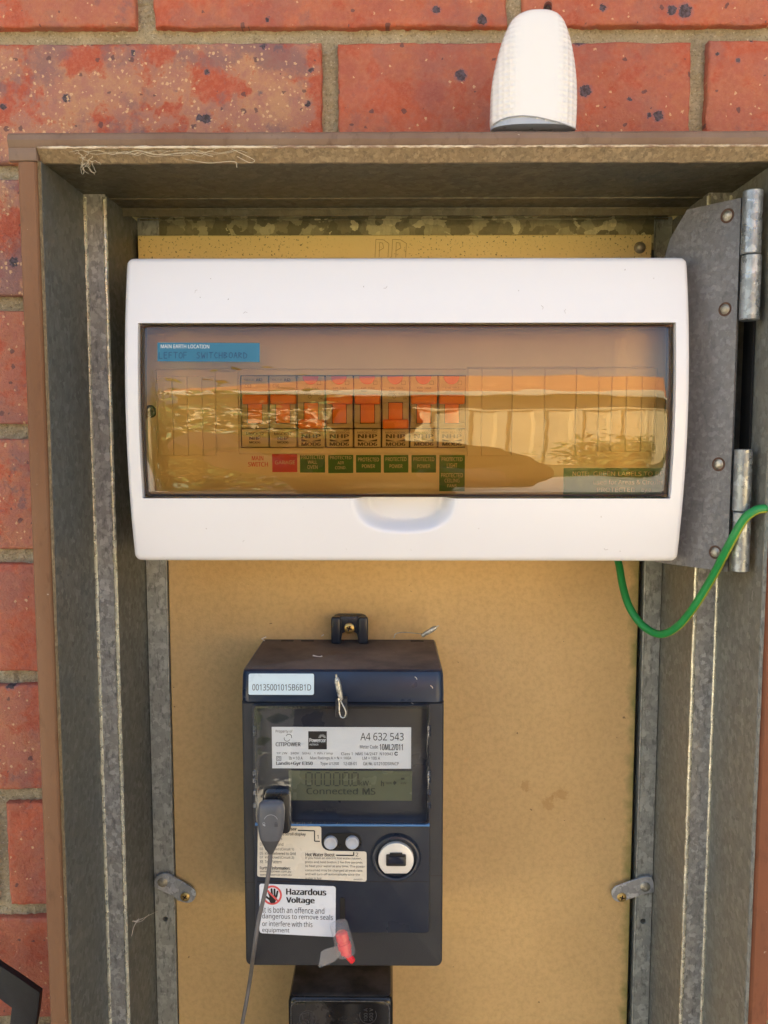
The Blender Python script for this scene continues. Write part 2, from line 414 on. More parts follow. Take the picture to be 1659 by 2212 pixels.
def glass(name, tint, ior, wav=0.0, rough=.01, wsc=(28, 1, 130), haze=0.0):
    m = bpy.data.materials.new(name); m.use_nodes = True; t = m.node_tree; t.nodes.clear()
    o = t.nodes.new('ShaderNodeOutputMaterial'); mx = t.nodes.new('ShaderNodeMixShader'); tr = t.nodes.new('ShaderNodeBsdfTransparent')
    gl = t.nodes.new('ShaderNodeBsdfGlossy'); gl.inputs['Roughness'].default_value = rough; fr = t.nodes.new('ShaderNodeFresnel'); fr.inputs[0].default_value = ior
    tr.inputs[0].default_value = (*tint, 1)
    t.links.new(fr.outputs[0], mx.inputs[0]); t.links.new(tr.outputs[0], mx.inputs[1]); t.links.new(gl.outputs[0], mx.inputs[2]); t.links.new(mx.outputs[0], o.inputs[0])
    if wav:
        tc = t.nodes.new('ShaderNodeTexCoord'); mp = t.nodes.new('ShaderNodeMapping'); mp.inputs['Scale'].default_value = wsc
        nz = t.nodes.new('ShaderNodeTexNoise'); nz.inputs['Scale'].default_value = 1; nz.inputs['Detail'].default_value = 1.0
        bp = t.nodes.new('ShaderNodeBump'); bp.inputs['Distance'].default_value = wav
        t.links.new(tc.outputs['Object'], mp.inputs[0]); t.links.new(mp.outputs[0], nz.inputs[0]); t.links.new(nz.outputs[0], bp.inputs['Height'])
        t.links.new(bp.outputs[0], gl.inputs['Normal']); t.links.new(bp.outputs[0], fr.inputs['Normal'])
    return m
M['amber'] = glass('amber_acrylic', (.92, .71, .36), 1.82, .00004, .006)
M['amber_edge'] = simple('dark_amber_edge', (.050, .018, .010), .2, 0, 0)
M['clear'] = glass('clear_polycarbonate', (.93, .94, .95), 1.95, .00006, .02, (40, 1, 20))
M['clear_edge'] = glass('clear_rim', (.72, .76, .82), 2.2, .00015, .12, (400, 400, 60))
q = NM('cloudy_clear_plastic', .25, 0, (.75, .72, .70, 1)); q.b.inputs['Alpha'].default_value = .16; M['frost'] = q.m
q = NM('navy_textured_plastic', .52, 0); q.color(q.mix(q.ramp(q.noise(20, 5), .3, .75), (.020, .022, .027), (.036, .036, .039)))
q.bump(q.noise(1800, 2), .00025); M['meter'] = q.m
q = NM('navy_smooth_plastic', .30, 0); q.color(q.mix(q.ramp(q.noise(24, 6, .65), .4, .8), (.012, .018, .034), (.034, .039, .049)))
q.rough(q.ramp(q.noise(30, 4), .3, .7, .25, .42)); M['navy'] = q.m
M['sky_navy_band'] = simple('sky_tinted_navy_plastic', (.012, .024, .052), .34, 0, .25, 25)  # navy made bluer to carry the sky's reflection on the top band
q = NM('dusty_navy_top', .75, 0)
c = q.mix(q.ramp(q.noise(26, 6, .65), .32, .68), (.075, .055, .046), (.19, .14, .11)); c = q.mix(q.ramp(q.noise(300, 3, .6), .70, .76), c, (.35, .28, .22)); q.color(c); M['dusty'] = q.m
q = NM('black_bakelite', .16, 0)
d_ = q.ramp(q.noise(28, 6, .65), .52, .72); q.color(q.mix(q.math('MULTIPLY', d_, .6), (.012, .011, .011), (.07, .06, .055))); q.rough(q.ramp(d_, 0, 1, .12, .5)); M['bakelite'] = q.m
q = NM('dusty_bakelite_top', .55, 0); q.color(q.mix(q.ramp(q.noise(32, 6, .6), .42, .6), (.018, .016, .016), (.085, .070, .060))); M['bakelite_top'] = q.m
M['black'] = simple('black_plastic', (.012, .012, .014), .3, 0, .1)
M['plug'] = simple('grey_soft_plastic', (.105, .108, .118), .42, 0, .08, 90)
M['plug_dark'] = simple('dark_grey_rubber', (.060, .060, .062), .55, 0, .1, 90)
M['cable'] = simple('grey_cable_sheath', (.15, .14, .135), .5, 0, .08, 90)
M['lcd'] = simple('green_grey_display', (.15, .16, .10), .25, 0, .06, 30)
M['white_label'] = simple('white_label_paper', (.80, .82, .82), .4, 0, .02)
M['blue_label'] = simple('pale_blue_label', (.62, .76, .82), .35, 0, .02)
M['cream_label'] = simple('cream_label_film', (.72, .66, .54), .3, 0, .03)
M['grey_label'] = simple('grey_print', (.10, .09, .10), .4, 0, 0)
M['cyan_label'] = simple('blue_sticker', (.025, .16, .26), .45, 0, .05, 90)
M['green_label'] = simple('green_label_film', (.03, .19, .05), .35, 0, .04)
M['red_label'] = simple('red_label_film', (.62, .06, .09), .35, 0, .04)
M['ink'] = simple('black_ink', (.018, .016, .016), .5, 0, 0)
M['ink_brown'] = simple('brown_grey_ink', (.11, .085, .06), .5, 0, 0)
M['ink_faint'] = simple('faint_grey_ink', (.30, .28, .26), .5, 0, 0)
M['ink_white'] = simple('white_ink', (.80, .80, .76), .5, 0, 0)
M['ink_red'] = simple('red_ink', (.70, .10, .10), .5, 0, 0)
M['ink_pen'] = simple('blue_pen_ink', (.010, .06, .15), .5, 0, 0)
M['lcd_ink'] = simple('display_segments', (.035, .040, .028), .5, 0, 0)
M['mold'] = simple('raised_black_mark', (.045, .045, .050), .3, 0, 0)
M['btn'] = simple('grey_rubber_button', (.44, .46, .50), .35, 0, .05, 100)
q = NM('brushed_port_disc', .4, .25, (.78, .75, .68, 1)); q.bump(q.noise(60, 3, .6, (1, 1, 12)), .00004); M['disc'] = q.m
q = NM('brass_screw_metal', .35, .9, (.56, .40, .15, 1)); q.bump(q.noise(900, 2), .0001); M['brass'] = q.m
M['dome'] = galv('zinc_rivet_metal', (.45, .43, .36), .25, 300, .6, .38, .4, (.6, .5, .35), .6)
M['lead'] = galv('crimped_seal_metal', (.55, .54, .48), .2, 600, .7, .35, .2, (.8, .7, .6), .3)
M['wire_g'] = simple('green_insulation', (.014, .25, .055), .38, 0, .15, 50)
M['wire_y'] = simple('yellow_green_insulation', (.33, .36, .03), .4, 0, .12, 90)
q = NM('red_clear_plastic', .15, 0, (.92, .035, .04, 1)); q.b.inputs['Transmission Weight'].default_value = .08; M['redseal'] = q.m
q = NM('pearl_white_plastic', .22, 0, (.80, .80, .78, 1)); 
gz = q.n('ShaderNodeSeparateXYZ'); q.l(q.co(), gz.inputs[0])
vv = q.voro(330, rnd=0, stretch=(1, .3, 1.0)); xx = q.math('ABSOLUTE', q.math('SUBTRACT', gz.outputs[0], X(1155, 180, -.06)))
q.bump(q.math('MULTIPLY', vv.outputs['Distance'], q.ramp(xx, .009, .016)), .0014); M['pearl'] = q.m
M['sensor_base'] = simple('grey_sensor_base', (.40, .45, .53), .3, 0, .04)
M['web'] = simple('dusty_cobweb', (.55, .48, .34), .9, 0, .1)
M['fluff'] = simple('pale_debris', (.75, .68, .6), .8, 0, .1)
M['armour'] = simple('black_powder_coat', (.012, .014, .018), .38, 0, .2, 200, .0003)

# ------------------------------------------------------------------ the setting
def sheet(name, x0, x1, y0, y1, z, m, kind='structure'):
    b = MB(); b.faces([(x0, y0, z), (x1, y0, z), (x1, y1, z), (x0, y1, z)], [(0, 1, 2, 3)]); o = b.build(name, m, None, False); o['kind'] = kind; return o
q = NM('dry_lawn', .9); q.color(q.mix(q.ramp(q.noise(3, 8, .7), .3, .7), (.10, .12, .03), (.22, .19, .07))); q.bump(q.noise(60, 4), .02); M['lawn'] = q.m
q = NM('concrete_path', .85); q.color(q.mix(q.ramp(q.noise(4, 8, .7), .3, .7), (.50, .45, .35), (.60, .54, .44))); q.bump(q.noise(120, 4), .002); M['path'] = q.m
sheet('ground', -400, 400, -400, 400, 0, M['lawn'])
b = MB(); b.box(-9, 9, -5.2, 0, .004, .03, .006); o = b.build('path', M['path'], None, False); o['kind'] = 'structure'

# ------------------------------------------------------------------ brick wall (hole for the recessed box)
Zb = 1.5
HX0, HX1, HZ0, HZ1 = -.212, .2315, Zb-.66, Zb+.161
CP = .0862                      # course pitch
z_ref = (Z(52, 0)+Z(95, 0))/2+0.0   # middle of the mortar bed above course 1
bmB = bmesh.new(); tone = bmB.loops.layers.float_color.new('tone')
_T = lambda d: {k: (v[0], max(v[1], .30), ) for k, v in d.items()}
TONES = _T({(0, 0): (.85, .25), (0, -1): (.75, .5), (0, 1): (.9, .15), (1, 0): (.75, .08), (1, -1): (.45, 1.0), (1, 1): (.65, .12), (2, -1): (.35, 1.0), (3, -1): (.45, .55), (4, -1): (.7, .65), (5, -1): (.85, .12), (6, -1): (.75, .55), (7, -2): (.95, .15), (7, -1): (.9, .12), (8, -1): (.95, .1)})
def brick(x0, x1, z0, z1, tn, fine, seed):
    r = .0022; Yf = random.uniform(-.0006, .0008)
    if not fine:
        vs = [bmB.verts.new((x, y, z)) for x in (x0, x1) for y in (Yf, .012) for z in (z0, z1)]
        fs = [bmB.faces.new([vs[i] for i in f]) for f in ((0, 1, 5, 4), (0, 4, 6, 2), (1, 3, 7, 5), (0, 2, 3, 1), (4, 5, 7, 6))]
    else:
        nx, nz = max(6, int((x1-x0)/.004)), 20; fs = []
        def axis(n, a, b):
            L = b-a; e = [0, .0004, .0011, .0024]; mid = [a+.0024+(L-.0048)*i/n for i in range(n+1)]
            return [a+t for t in e[:-1]]+mid+[b-t for t in e[:-1]][::-1]
        xs, zs = axis(nx, x0, x1), axis(nz, z0, z1); grid = []
        for x in xs:
            row = []
            for z in zs:
                d = min(x-x0, x1-x, z-z0, z1-z); t = max(0, 1-d/r); y = Yf+r*.8*(1-math.sqrt(max(0, 1-t*t)))
                n1 = noise.noise(Vector((x*60+seed*7, 0, z*60))); n2 = noise.noise(Vector((x*22, seed*3.1, z*22)))
                y += n1*.0006+n2*.0010+(max(0, n1*.5+noise.noise(Vector((x*160, seed, z*160)))-.35)*.003)
                wx = noise.noise(Vector((z*70, seed, 1)))*.0011+noise.noise(Vector((z*260, seed, 1)))*.0006; wz = noise.noise(Vector((x*50, seed, 5)))*.0010+noise.noise(Vector((x*240, seed, 5)))*.0006
                ex = max(0, 1-min(x-x0, x1-x)/.012); ez = max(0, 1-min(z-z0, z1-z)/.012)
                row.append(bmB.verts.new((x+wx*ex, y, z+wz*ez)))
            grid.append(row)
        for i in range(len(xs)-1):
            for k in range(len(zs)-1): fs.append(bmB.faces.new([grid[i][k], grid[i+1][k], grid[i+1][k+1], grid[i][k+1]]))
        bd = [g[0] for g in grid]+[grid[-1][k] for k in range(1, len(zs))]+[g[-1] for g in grid[::-1][1:]]+[grid[0][k] for k in range(len(zs)-2, 0, -1)]
        bk = [bmB.verts.new((v.co.x, .012, v.co.z)) for v in bd]; n = len(bd)
        for i in range(n): fs.append(bmB.faces.new([bd[i], bk[i], bk[(i+1) % n], bd[(i+1) % n]]))
    for f in fs:
        for lp in f.loops: lp[tone] = (tn[0], tn[1], tn[2], 1)
rb = random.Random(4)
for c in range(-12, 19):
    zt = z_ref-CP*(c-1)-.0050; zb_ = zt-CP+.0100
    if zb_ < .03: break
    off = (-.0382 if c % 2 else -.160) + rb.uniform(-.002, .002)
    for k in range(-21, 22):
        x0 = off+.2415*k+.0053+rb.uniform(-.001, .001); x1 = off+.2415*(k+1)-.0053+rb.uniform(-.001, .001)
        fine = -.60 < x0 < .36 and zt > 1.0 and zb_ < 1.5+.33 and x1 > -.42
        hc = {0: 0, 1: 0}.get(c % 2)
        tn = TONES.get((c, k), (rb.uniform(.3, 1), rb.choice((.1, .15, .5, .9)))); tn = (tn[0], tn[1], rb.random())
        segs = [(x0, x1)]
        if zt > HZ0 and zb_ < HZ1:
            segs = []
            if x0 < HX0: segs.append((x0, min(x1, HX0)))
            if x1 > HX1: segs.append((max(x0, HX1), x1))
        for a, b_ in segs:
            if b_-a < .004: continue
            z1 = zt; z0 = zb_
            if x0 < HX1 and x1 > HX0 and zb_ < HZ1 < zt: pass
            brick(a, b_, z0, z1, tn, fine, c*50+k)
    if HZ1 > zb_ and HZ1 < zt:   # the course cut over the box head
        for k in range(-2, 2):
            x0 = max(off+.2415*k+.0053, HX0); x1 = min(off+.2415*(k+1)-.0053, HX1)
            if x1-x0 > .01:
                tn = TONES.get((c, k), (.7, .2)); brick(x0, x1, HZ1+.001, zt, (tn[0], tn[1], .5), True, c*50+k)
# mortar body behind the brick faces, four slabs round the hole
def slab(x0, x1, z0, z1):
    vs = [bmB.verts.new((x, y, z)) for x in (x0, x1) for y in (.0098, .11) for z in (z0, z1)]
    for f in ((0, 1, 5, 4), (0, 4, 6, 2), (1, 3, 7, 5), (0, 2, 3, 1), (4, 5, 7, 6), (2, 6, 7, 3)):
        ff = bmB.faces.new([vs[i] for i in f]); ff.material_index = 1
slab(-5, HX0, 0, 2.72); slab(HX1, 5, 0, 2.72); slab(HX0, HX1, HZ1, 2.72); slab(HX0, HX1, 0, HZ0)
def rough_mortar(x0, x1, z0, z1, st=.0014):
    nx, nz = int((x1-x0)/st), int((z1-z0)/st); g_ = []
    for i in range(nx+1):
        row = []
        for j in range(nz+1):
            x, z = x0+(x1-x0)*i/nx, z0+(z1-z0)*j/nz; p = Vector((x, 0, z))
            y = .0064+noise.noise(p*38)*.0012+noise.noise(p*150)*.0009+noise.noise(Vector((x*330, 3, z*420)))*.0016
            row.append(bmB.verts.new((x, y, z)))
        g_.append(row)
    for i in range(nx):
        for j in range(nz):
            f = bmB.faces.new([g_[i][j], g_[i+1][j], g_[i+1][j+1], g_[i][j+1]]); f.material_index = 1
bmesh.ops.recalc_face_normals(bmB, faces=bmB.faces[:])
rough_mortar(-.32, .30, HZ1+.0005, 1.5+.30); rough_mortar(-.32, HX0-.0005, 1.02, HZ1)
me = bpy.data.meshes.new('brick_wall'); bmB.to_mesh(me); bmB.free()
o = link('brick_wall', me, [M['brick'], M['mortar']], None, True, 40)
tag(o, 'red and orange brick wall with sandy mortar behind the meter box', 'wall')
# own eave and roof, out of view, added to block the sun from the wall
q = simple('eave_white_paint', (.7, .68, .62), .6); M['eave'] = q
b = MB(); b.box(-5, 5, -.45, .1, 2.72, 2.745); b.box(-5, 5, -.475, -.452, 2.66, 2.84); o = b.build('eave', M['eave'], None, False)
tag(o, 'pale painted eave lining, unseen, added to shade the brick wall', 'eave')
b = MB(); Mr = Matrix.Translation((0, -.45, 2.85)) @ Matrix.Rotation(R(22), 4, 'X'); b.box(-5, 5, -.1, 3.5, -.02, .02, M=Mr)
o = b.build('sun_block_roof', simple('roof_tile', (.35, .13, .07), .8), None, False); tag(o, 'unseen terracotta roof plane added above the eave to block the sun', 'roof')

# ------------------------------------------------------------------ meter box
YF, YS, YP = -.076, -.0034, .068     # frame front, strip step, back flange
XL, XL2, XL3 = -.2040, -.1900, -.1736
XR, XR2, XR3 = .2245, .2090, .1952
ZT = Z(342, YF); ZB = Zb-.64
bx = thing('meter_box', 'rusty galvanised meter box with brown painted rim set in the brick wall', 'meter box', (0, 0, ZB))
tt = .0012
# sides
b = MB()
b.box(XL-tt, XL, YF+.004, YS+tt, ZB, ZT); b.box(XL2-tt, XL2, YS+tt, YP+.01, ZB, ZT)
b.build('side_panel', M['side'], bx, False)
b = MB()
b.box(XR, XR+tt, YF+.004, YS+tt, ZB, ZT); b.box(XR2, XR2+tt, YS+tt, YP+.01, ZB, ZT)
b.build('side_panel', M['side_lit'], bx, False)
def bead(x, y, r=.0013):
    pts = []; n = 160
    for i in range(n+1):
        z = ZB+(ZT-.002-ZB)*i/n
        pts.append((x+noise.noise(Vector((x*99, z*90, 0)))*.0004, y+noise.noise(Vector((x*99, z*120, 4)))*.0004, z))
    return pts
for s_, a, c_ in ((1, XL, XL2), (-1, XR, XR2)):
    b = MB(); b.box(min(a, c_), max(a, c_), YS, YS+tt, ZB, ZT)
    o = b.build('rebate_strip', M['strip'], bx, False)
    b = MB(); b.tube(bead(a+s_*.0006, YS), .0013, 8); b.tube(bead(c_-s_*.0002, YS+.0004), .0014, 8); b.build('worn_fold', M['bead'], o)
# back flanges with their screw holes
def flange(x0, x1, hu, hv):
    c = P(hu, hv, YP); hr = .0022; n = 24
    b = MB(); zt, zb = Z(470, YP), ZB+.01
    hole = [(c.x+hr*math.cos(2*math.pi*i/n), c.z+hr*math.sin(2*math.pi*i/n)) for i in range(n)]
    w_ = (x1-x0)/2; sq = []
    for i in range(n):
        a = 2*math.pi*i/n; k = 1/max(abs(math.cos(a)), abs(math.sin(a)))
        sq.append((min(x1, max(x0, c.x+w_*1.2*k*math.cos(a))), c.z+.012*k*math.sin(a)))
    vs = [(x, YP, z) for x, z in hole]+[(x, YP, z) for x, z in sq]+[(x, YP+.006, z) for x, z in hole]
    b.faces(vs, [(i, (i+1) % n, (i+1) % n+n, i+n) for i in range(n)]+[(i, (i+1) % n, (i+1) % n+2*n, i+2*n) for i in range(n)])
    zs0, zs1 = min(z for x, z in sq), max(z for x, z in sq)
    b.faces([(x0, YP, zb), (x1, YP, zb), (x1, YP, zs0), (x0, YP, zs0)], [(0, 1, 2, 3)])
    b.faces([(x0, YP, zs1), (x1, YP, zs1), (x1, YP, zt), (x0, YP, zt)], [(0, 1, 2, 3)])
    return b
b = flange(XL2+.0006, XL3, 357, 1985); b.box(XL3-tt, XL3, YP+.0003, YP+.014, ZB+.01, Z(470, YP)); b.tube([(XL3-.0006, YP+.0002, ZB+.01), (XL3-.0006, YP+.0002, Z(470, YP))], .0009, 8); b.build('back_flange', M['flange'], bx, False)
b = flange(XR3, XR2-.0006, 1389, 1990); b.box(XR3, XR3+tt, YP+.0003, YP+.014, ZB+.01, Z(470, YP)); b.tube([(XR3+.0006, YP+.0002, ZB+.01), (XR3+.0006, YP+.0002, Z(470, YP))], .0009, 8); b.build('back_flange', M['flange'], bx, False)
# soffit with its folds, and the lip
b = MB()
YL = .034
b.box(XL-tt, XR+tt, YF+.006, YL, ZT+.0002, ZT+tt)
b.tube([(XL2, .008, ZT), (XR2, .008, ZT)], .0009, 6)
b.box(XL2+.0002, XR2-.0002, YL, YL+tt, Z(466, YL), ZT+tt)
b.tube([(XL2, YL+.0003, ZT-.0001), (XR2, YL+.0003, ZT-.0001)], .0010, 6)
b.box(XL2+.0002, XR2-.0002, YL+tt, YP+.012, ZT+.0092, ZT+.0092+tt)
b.build('soffit', M['soffit'], bx, False)
b = MB(); b.box(XL2+.003, XR2-.004, YP+.0006, YP+.0018, Z(540, YP), ZT+.009); b.tube([(XL2+.003, YP-.0004, Z(474, YP)), (XR2-.004, YP-.0004, Z(474, YP))], .0006, 6); b.build('head_plate', M['spangle'], bx, False)
b = MB(); b.box(XL2-.001, XR2+.001, YP+.016, YP+.018, ZB, ZT+.01); b.box(XL-.001, XR+.001, YF+.01, YP+.016, ZB-.001, ZB); b.build('back_panel', M['gapdark'], bx, False)
# dark strip painting in the gap's shade behind the hinge, right side
b = MB(); b.box(XR-.0016, XR-.0004, -.049, -.034, Z(975, -.05), Z(690, -.05)); b.build('hinge_shade_strip', simple('deep_shadow_gap', (.006, .006, .006), .8, 0, 0), bx, False)
# rim
zr1, zr0 = Z(283, YF), Z(318, YF)
def wob(bm_, amp=.00035, f=60):
    for v in bm_.verts:
        v.co.y += noise.noise(v.co*f)*amp; v.co.z += noise.noise(v.co*f+Vector((7, 0, 0)))*amp*.8
def long_rail(prof, along, a0, a1, n):
    """prof list of (p,q) ; along 'x' -> (y,z) profile ; along 'z' -> (x,y) profile"""
    rings = []
    for i in range(n+1):
        t = a0+(a1-a0)*i/n
        rings.append([Vector((t, p, q_)) if along == 'x' else Vector((p, q_, t)) for p, q_ in prof])
    return rings
b = MB()
pr = [(YF+.001, zr0), (YF, zr0+.0012), (YF-.0012, (zr0+zr1)/2), (YF-.0002, zr1-.0015), (YF+.0015, zr1), (YF+.010, zr1+.0001), (.004, zr1+.0003), (.004, zr1-.003), (YF+.006, zr1-.003), (YF+.006, zr0)]
b.loft(long_rail(pr, 'x', X(17, 310, YF), .262, 150)); wob(b.bm); b.build('top_rim', M['brown_top'], bx, True, 25)
b = MB(); pr = [(YF-.0006, zr0+.0009), (YF-.0006, zr0-.0001), (YF+.006, ZT-.0004), (YF+.0085, ZT-.0004), (YF+.0075, zr0+.0009)]
b.loft(long_rail(pr, 'x', XL-.0006, .25, 150)); wob(b.bm, .0005, 110); b.build('rim_lip', M['edge'], bx, True, 25)
zl = Z(345, YF)
q = NM('chipped_highlight_paint', .6); q.color(q.mix(q.ramp(q.noise(120, 5, .7, (.5, 1, 1)), .42, .60), (.72, .62, .46), (.30, .20, .13))); M['chip'] = q.m  # pale line paints the rim edge's highlight, broken up like chipped paint
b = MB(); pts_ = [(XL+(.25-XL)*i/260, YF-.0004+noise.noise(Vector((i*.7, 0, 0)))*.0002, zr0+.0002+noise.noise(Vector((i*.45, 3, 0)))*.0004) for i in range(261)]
b.tube(pts_, [.0007+.0004*noise.noise(Vector((i*.3, 9, 0))) for i in range(261)], 6); b.build('chipped_highlight', M['chip'], bx)
b = MB(); b.prism([(X(17, 330, YF), zl), (XL-.0012, zl), (XL-.0012, zr0+.0005), (X(17, 330, YF), zr0+.0005)], YF+.0002, YF+.0035, .0006, mi=0); b.build('rim_corner', M['brown_top'], bx)
def side_rim(xo, xi, m):
    s_ = 1 if xi > xo else -1; wd = abs(xi-xo)
    pr = [(xo, .0062), (xo, YF+.003), (xo+s_*.0012, YF+.0012), (xo+s_*wd*.45, YF+.0002), (xi-s_*.002, YF+.0009), (xi-s_*.0002, YF+.0026), (xi-s_*.0002, YF+.005), (xi-s_*.0016, YF+.005), (xo+s_*.004, YF+.009), (xo+s_*.004, .0062)]
    b = MB(); b.loft(long_rail(pr, 'z', ZB-.01, zl-.0003, 160)); wob(b.bm, .0004, 45); return b.build('side_rim', m, bx, True, 25)
side_rim(-.2172, -.2052, M['brown']); side_rim(.2385, .2262, M['brown_red'])
for xa, xb_ in ((-.2055, XL), (.2262, XR)):
    b = MB(); s_ = 1 if xb_ > xa else -1
    pr = [(xa, YF+.0022), (xa+s_*.0006, YF+.0010), (xb_, YF+.0062), (xb_-s_*.0002, YF+.0085), (xa, YF+.0045)]
    b.loft(long_rail(pr, 'z', ZB, zl+.0003, 160)); wob(b.bm, .00035, 90); b.build('rim_lip', M['edge'] if xa < 0 else M['flange'], bx, True, 25)

# ------------------------------------------------------------------ backing boards
YB = .070
b = MB(); b.box(XL3+.0007, X(1354, 2212, YB), YB, YB+.008, ZB+.012, Z(1100, YB), .0006, 1)
o = b.build('mounting_board', M['board'], None, True); tag(o, 'brown hardboard backing panel behind the electricity meter', 'board')
YU = .0625
br = thing('top_board', 'yellow speckled board strip above the white switchboard cover', 'board', (0, YU, Z(700, YU)))
b = MB(); b.box(X(297.5, 530, YU), X(1408, 530, YU), YU, YP-.0003, Z(1150, YU), Z(507.5, YU), .0006, 1); b.build('panel', M['board_top'], br)
b = MB(); c = P(1382, 535, YU); b.lathe((c.x, c.z), [(.00001, YU-.0034), (.0018, YU-.0032), (.0032, YU-.0024), (.0041, YU-.0009), (.0043, YU)], 24); b.build('dome_screw', M['dome'], br)
k = Ink()
for u0, w_ in ((810, 30), (846, 32)):
    k.line([(u0, 556), (u0+2, 517), (u0+w_*.6, 518), (u0+w_, 526), (u0+w_-2, 556)], 1.0, YU); k.line([(u0+9, 556), (u0+10, 524), (u0+w_*.55, 525), (u0+w_*.62, 536), (u0+8, 542)], 1.0, YU)
k.build('scratched_letters', simple('scratch_mark', (.40, .24, .07), .7, 0, 0), br)

# ------------------------------------------------------------------ switchboard with curved cover
ZC = Zb+.013; RC = .365
def Yc(z): return -.051+(z-ZC)**2/(2*RC)
sw = thing('switchboard', 'white switchboard with curved cover and amber see-through door', 'switchboard', (0, .06, Z(1211, Yc)))
cx0, cx1 = X(268.5, 900, Yc), X(1489.5, 900, Yc); cz1, cz0 = Z(555.5, Yc), Z(1212.5, Yc)
wx0, wx1 = X(298, 850, Yc), X(1460, 850, Yc); wz1, wz0 = Z(697, Yc), Z(1077, Yc)
hx0, hx1, hz = X(760, 1090, Yc), X(988, 1090, Yc), Z(1151, Yc)
def lines(a, b_, step, ea=True, eb=True):
    e = [0, .0003, .0008, .0015, .0024, .0034]; L = [a+t for t in e] if ea else [a]; Rr = [b_-t for t in e][::-1] if eb else [b_]
    n = max(1, int((Rr[0]-L[-1])/step)); return L+[L[-1]+(Rr[0]-L[-1])*i/n for i in range(1, n)]+Rr
xs = lines(cx0, wx0, .003, True, False)+[]; 
xs = lines(cx0, wx0, .003, True, False)+lines(wx0, wx1, .0016, False, False)[1:]+lines(wx1, cx1, .003, False, True)[1:]
zs = lines(cz0, wz0, .0013, True, False)+lines(wz0, wz1, .004, False, False)[1:]+lines(wz1, cz1, .003, False, True)[1:]
b = MB(); G = {}
def scoop(x, z):
    hw = (hx1-hx0)/2; hc = (hx0+hx1)/2; H = wz0-hz
    # superellipse distance from the D shape's edge
    dx = abs(x-hc)/hw; dz = max(0, (wz0-z)/H)
    s_ = (dx**2.6+dz**2.3)**(1/2.4)
    if s_ >= 1 or z > wz0+.0001: return 0
    t = min(1, (1-s_)/.34); return .0150*(t*t*(3-2*t))
RCn = .0045
for i, x in enumerate(xs):
    for j, z in enumerate(zs):
        d = min(x-cx0, cx1-x, z-cz0, cz1-z); t = max(0, 1-d/.0034)
        y = Yc(z)+.0034*(1-math.sqrt(max(0, 1-t*t)))+scoop(x, z)
        px, pz = x, z
        ax = max(0, cx0+RCn-x, x-(cx1-RCn)); az = max(0, cz0+RCn-z, z-(cz1-RCn))
        if ax > 0 and az > 0:
            m_ = max(ax, az); L = math.hypot(ax, az); kx = (cx0+RCn if x < 0 else cx1-RCn); kz = (cz0+RCn if z < ZC else cz1-RCn)
            px = kx+(x-kx)/L*m_; pz = kz+(z-kz)/L*m_
        G[i, j] = b.bm.verts.new((px, y, pz))
def hole(i, j): 
    return wx0-1e-6 <= xs[i] and xs[i+1] <= wx1+1e-6 and wz0-1e-6 <= zs[j] and zs[j+1] <= wz1+1e-6
for i in range(len(xs)-1):
    for j in range(len(zs)-1):
        if not hole(i, j): b.bm.faces.new([G[i, j], G[i+1, j], G[i+1, j+1], G[i, j+1]])
for v in [v for v in b.bm.verts if not v.link_faces]: b.bm.verts.remove(v)
nI, nJ = len(xs)-1, len(zs)-1
bd = [(i, 0) for i in range(nI)]+[(nI, j) for j in range(nJ)]+[(i, nJ) for i in range(nI, 0, -1)]+[(0, j) for j in range(nJ, 0, -1)]
def skirt(ring, dy, sx=0):
    back = []
    for kk in ring:
        v = G[kk]; back.append(b.bm.verts.new((v.co.x+(0 if not sx else -math.copysign(sx, v.co.x-.05)), dy(v.co), v.co.z)))
    for t in range(len(ring)):
        b.bm.faces.new([G[ring[t]], G[ring[(t+1) % len(ring)]], back[(t+1) % len(ring)], back[t]])
skirt(bd, lambda c: .030)
i0, i1 = min(i for i, x in enumerate(xs) if x >= wx0-1e-6), max(i for i, x in enumerate(xs) if x <= wx1+1e-6)
j0, j1 = min(j for j, z in enumerate(zs) if z >= wz0-1e-6), max(j for j, z in enumerate(zs) if z <= wz1+1e-6)
wr = [(i, j0) for i in range(i0, i1)]+[(i1, j) for j in range(j0, j1)]+[(i, j1) for i in range(i1, i0, -1)]+[(i0, j) for j in range(j1, j0, -1)]
skirt(wr, lambda c: Yc(c.z)+.012)
b.build('cover', M['white'], sw, True, 50)
# door pane
px0, px1, pz0, pz1 = wx0+.0009, wx1-.0009, wz0+.0010, wz1-.0009
def Yp(z): return Yc(z)+.0016
b = MB(); gx = [px0+(px1-px0)*i/60 for i in range(61)]; gz = [pz0+(pz1-pz0)*j/60 for j in range(61)]
def side_roll(x, z):
    d = min(x-px0, px1-x); t = max(0, 1-d/.010); e = min(z-pz0, pz1-z); t2 = max(0, 1-e/.0025)
    return .0035*(1-math.sqrt(max(0, 1-t*t*.96)))+.0012*t2*t2
gx = sorted(gx+[px0+.001, px0+.0025, px0+.0065, px1-.001, px1-.0025, px1-.0065]); gz = sorted(gz+[pz0+.0006, pz0+.0013, pz1-.0006, pz1-.0013])
vv = [[b.bm.verts.new((x, Yp(z)+side_roll(x, z), z)) for z in gz] for x in gx]
for i in range(len(gx)-1):
    for j in range(len(gz)-1): b.bm.faces.new([vv[i][j], vv[i+1][j], vv[i+1][j+1], vv[i][j+1]])
pane = b.build('amber_door', M['amber'], sw, True, 80)
b = MB(); n = 40
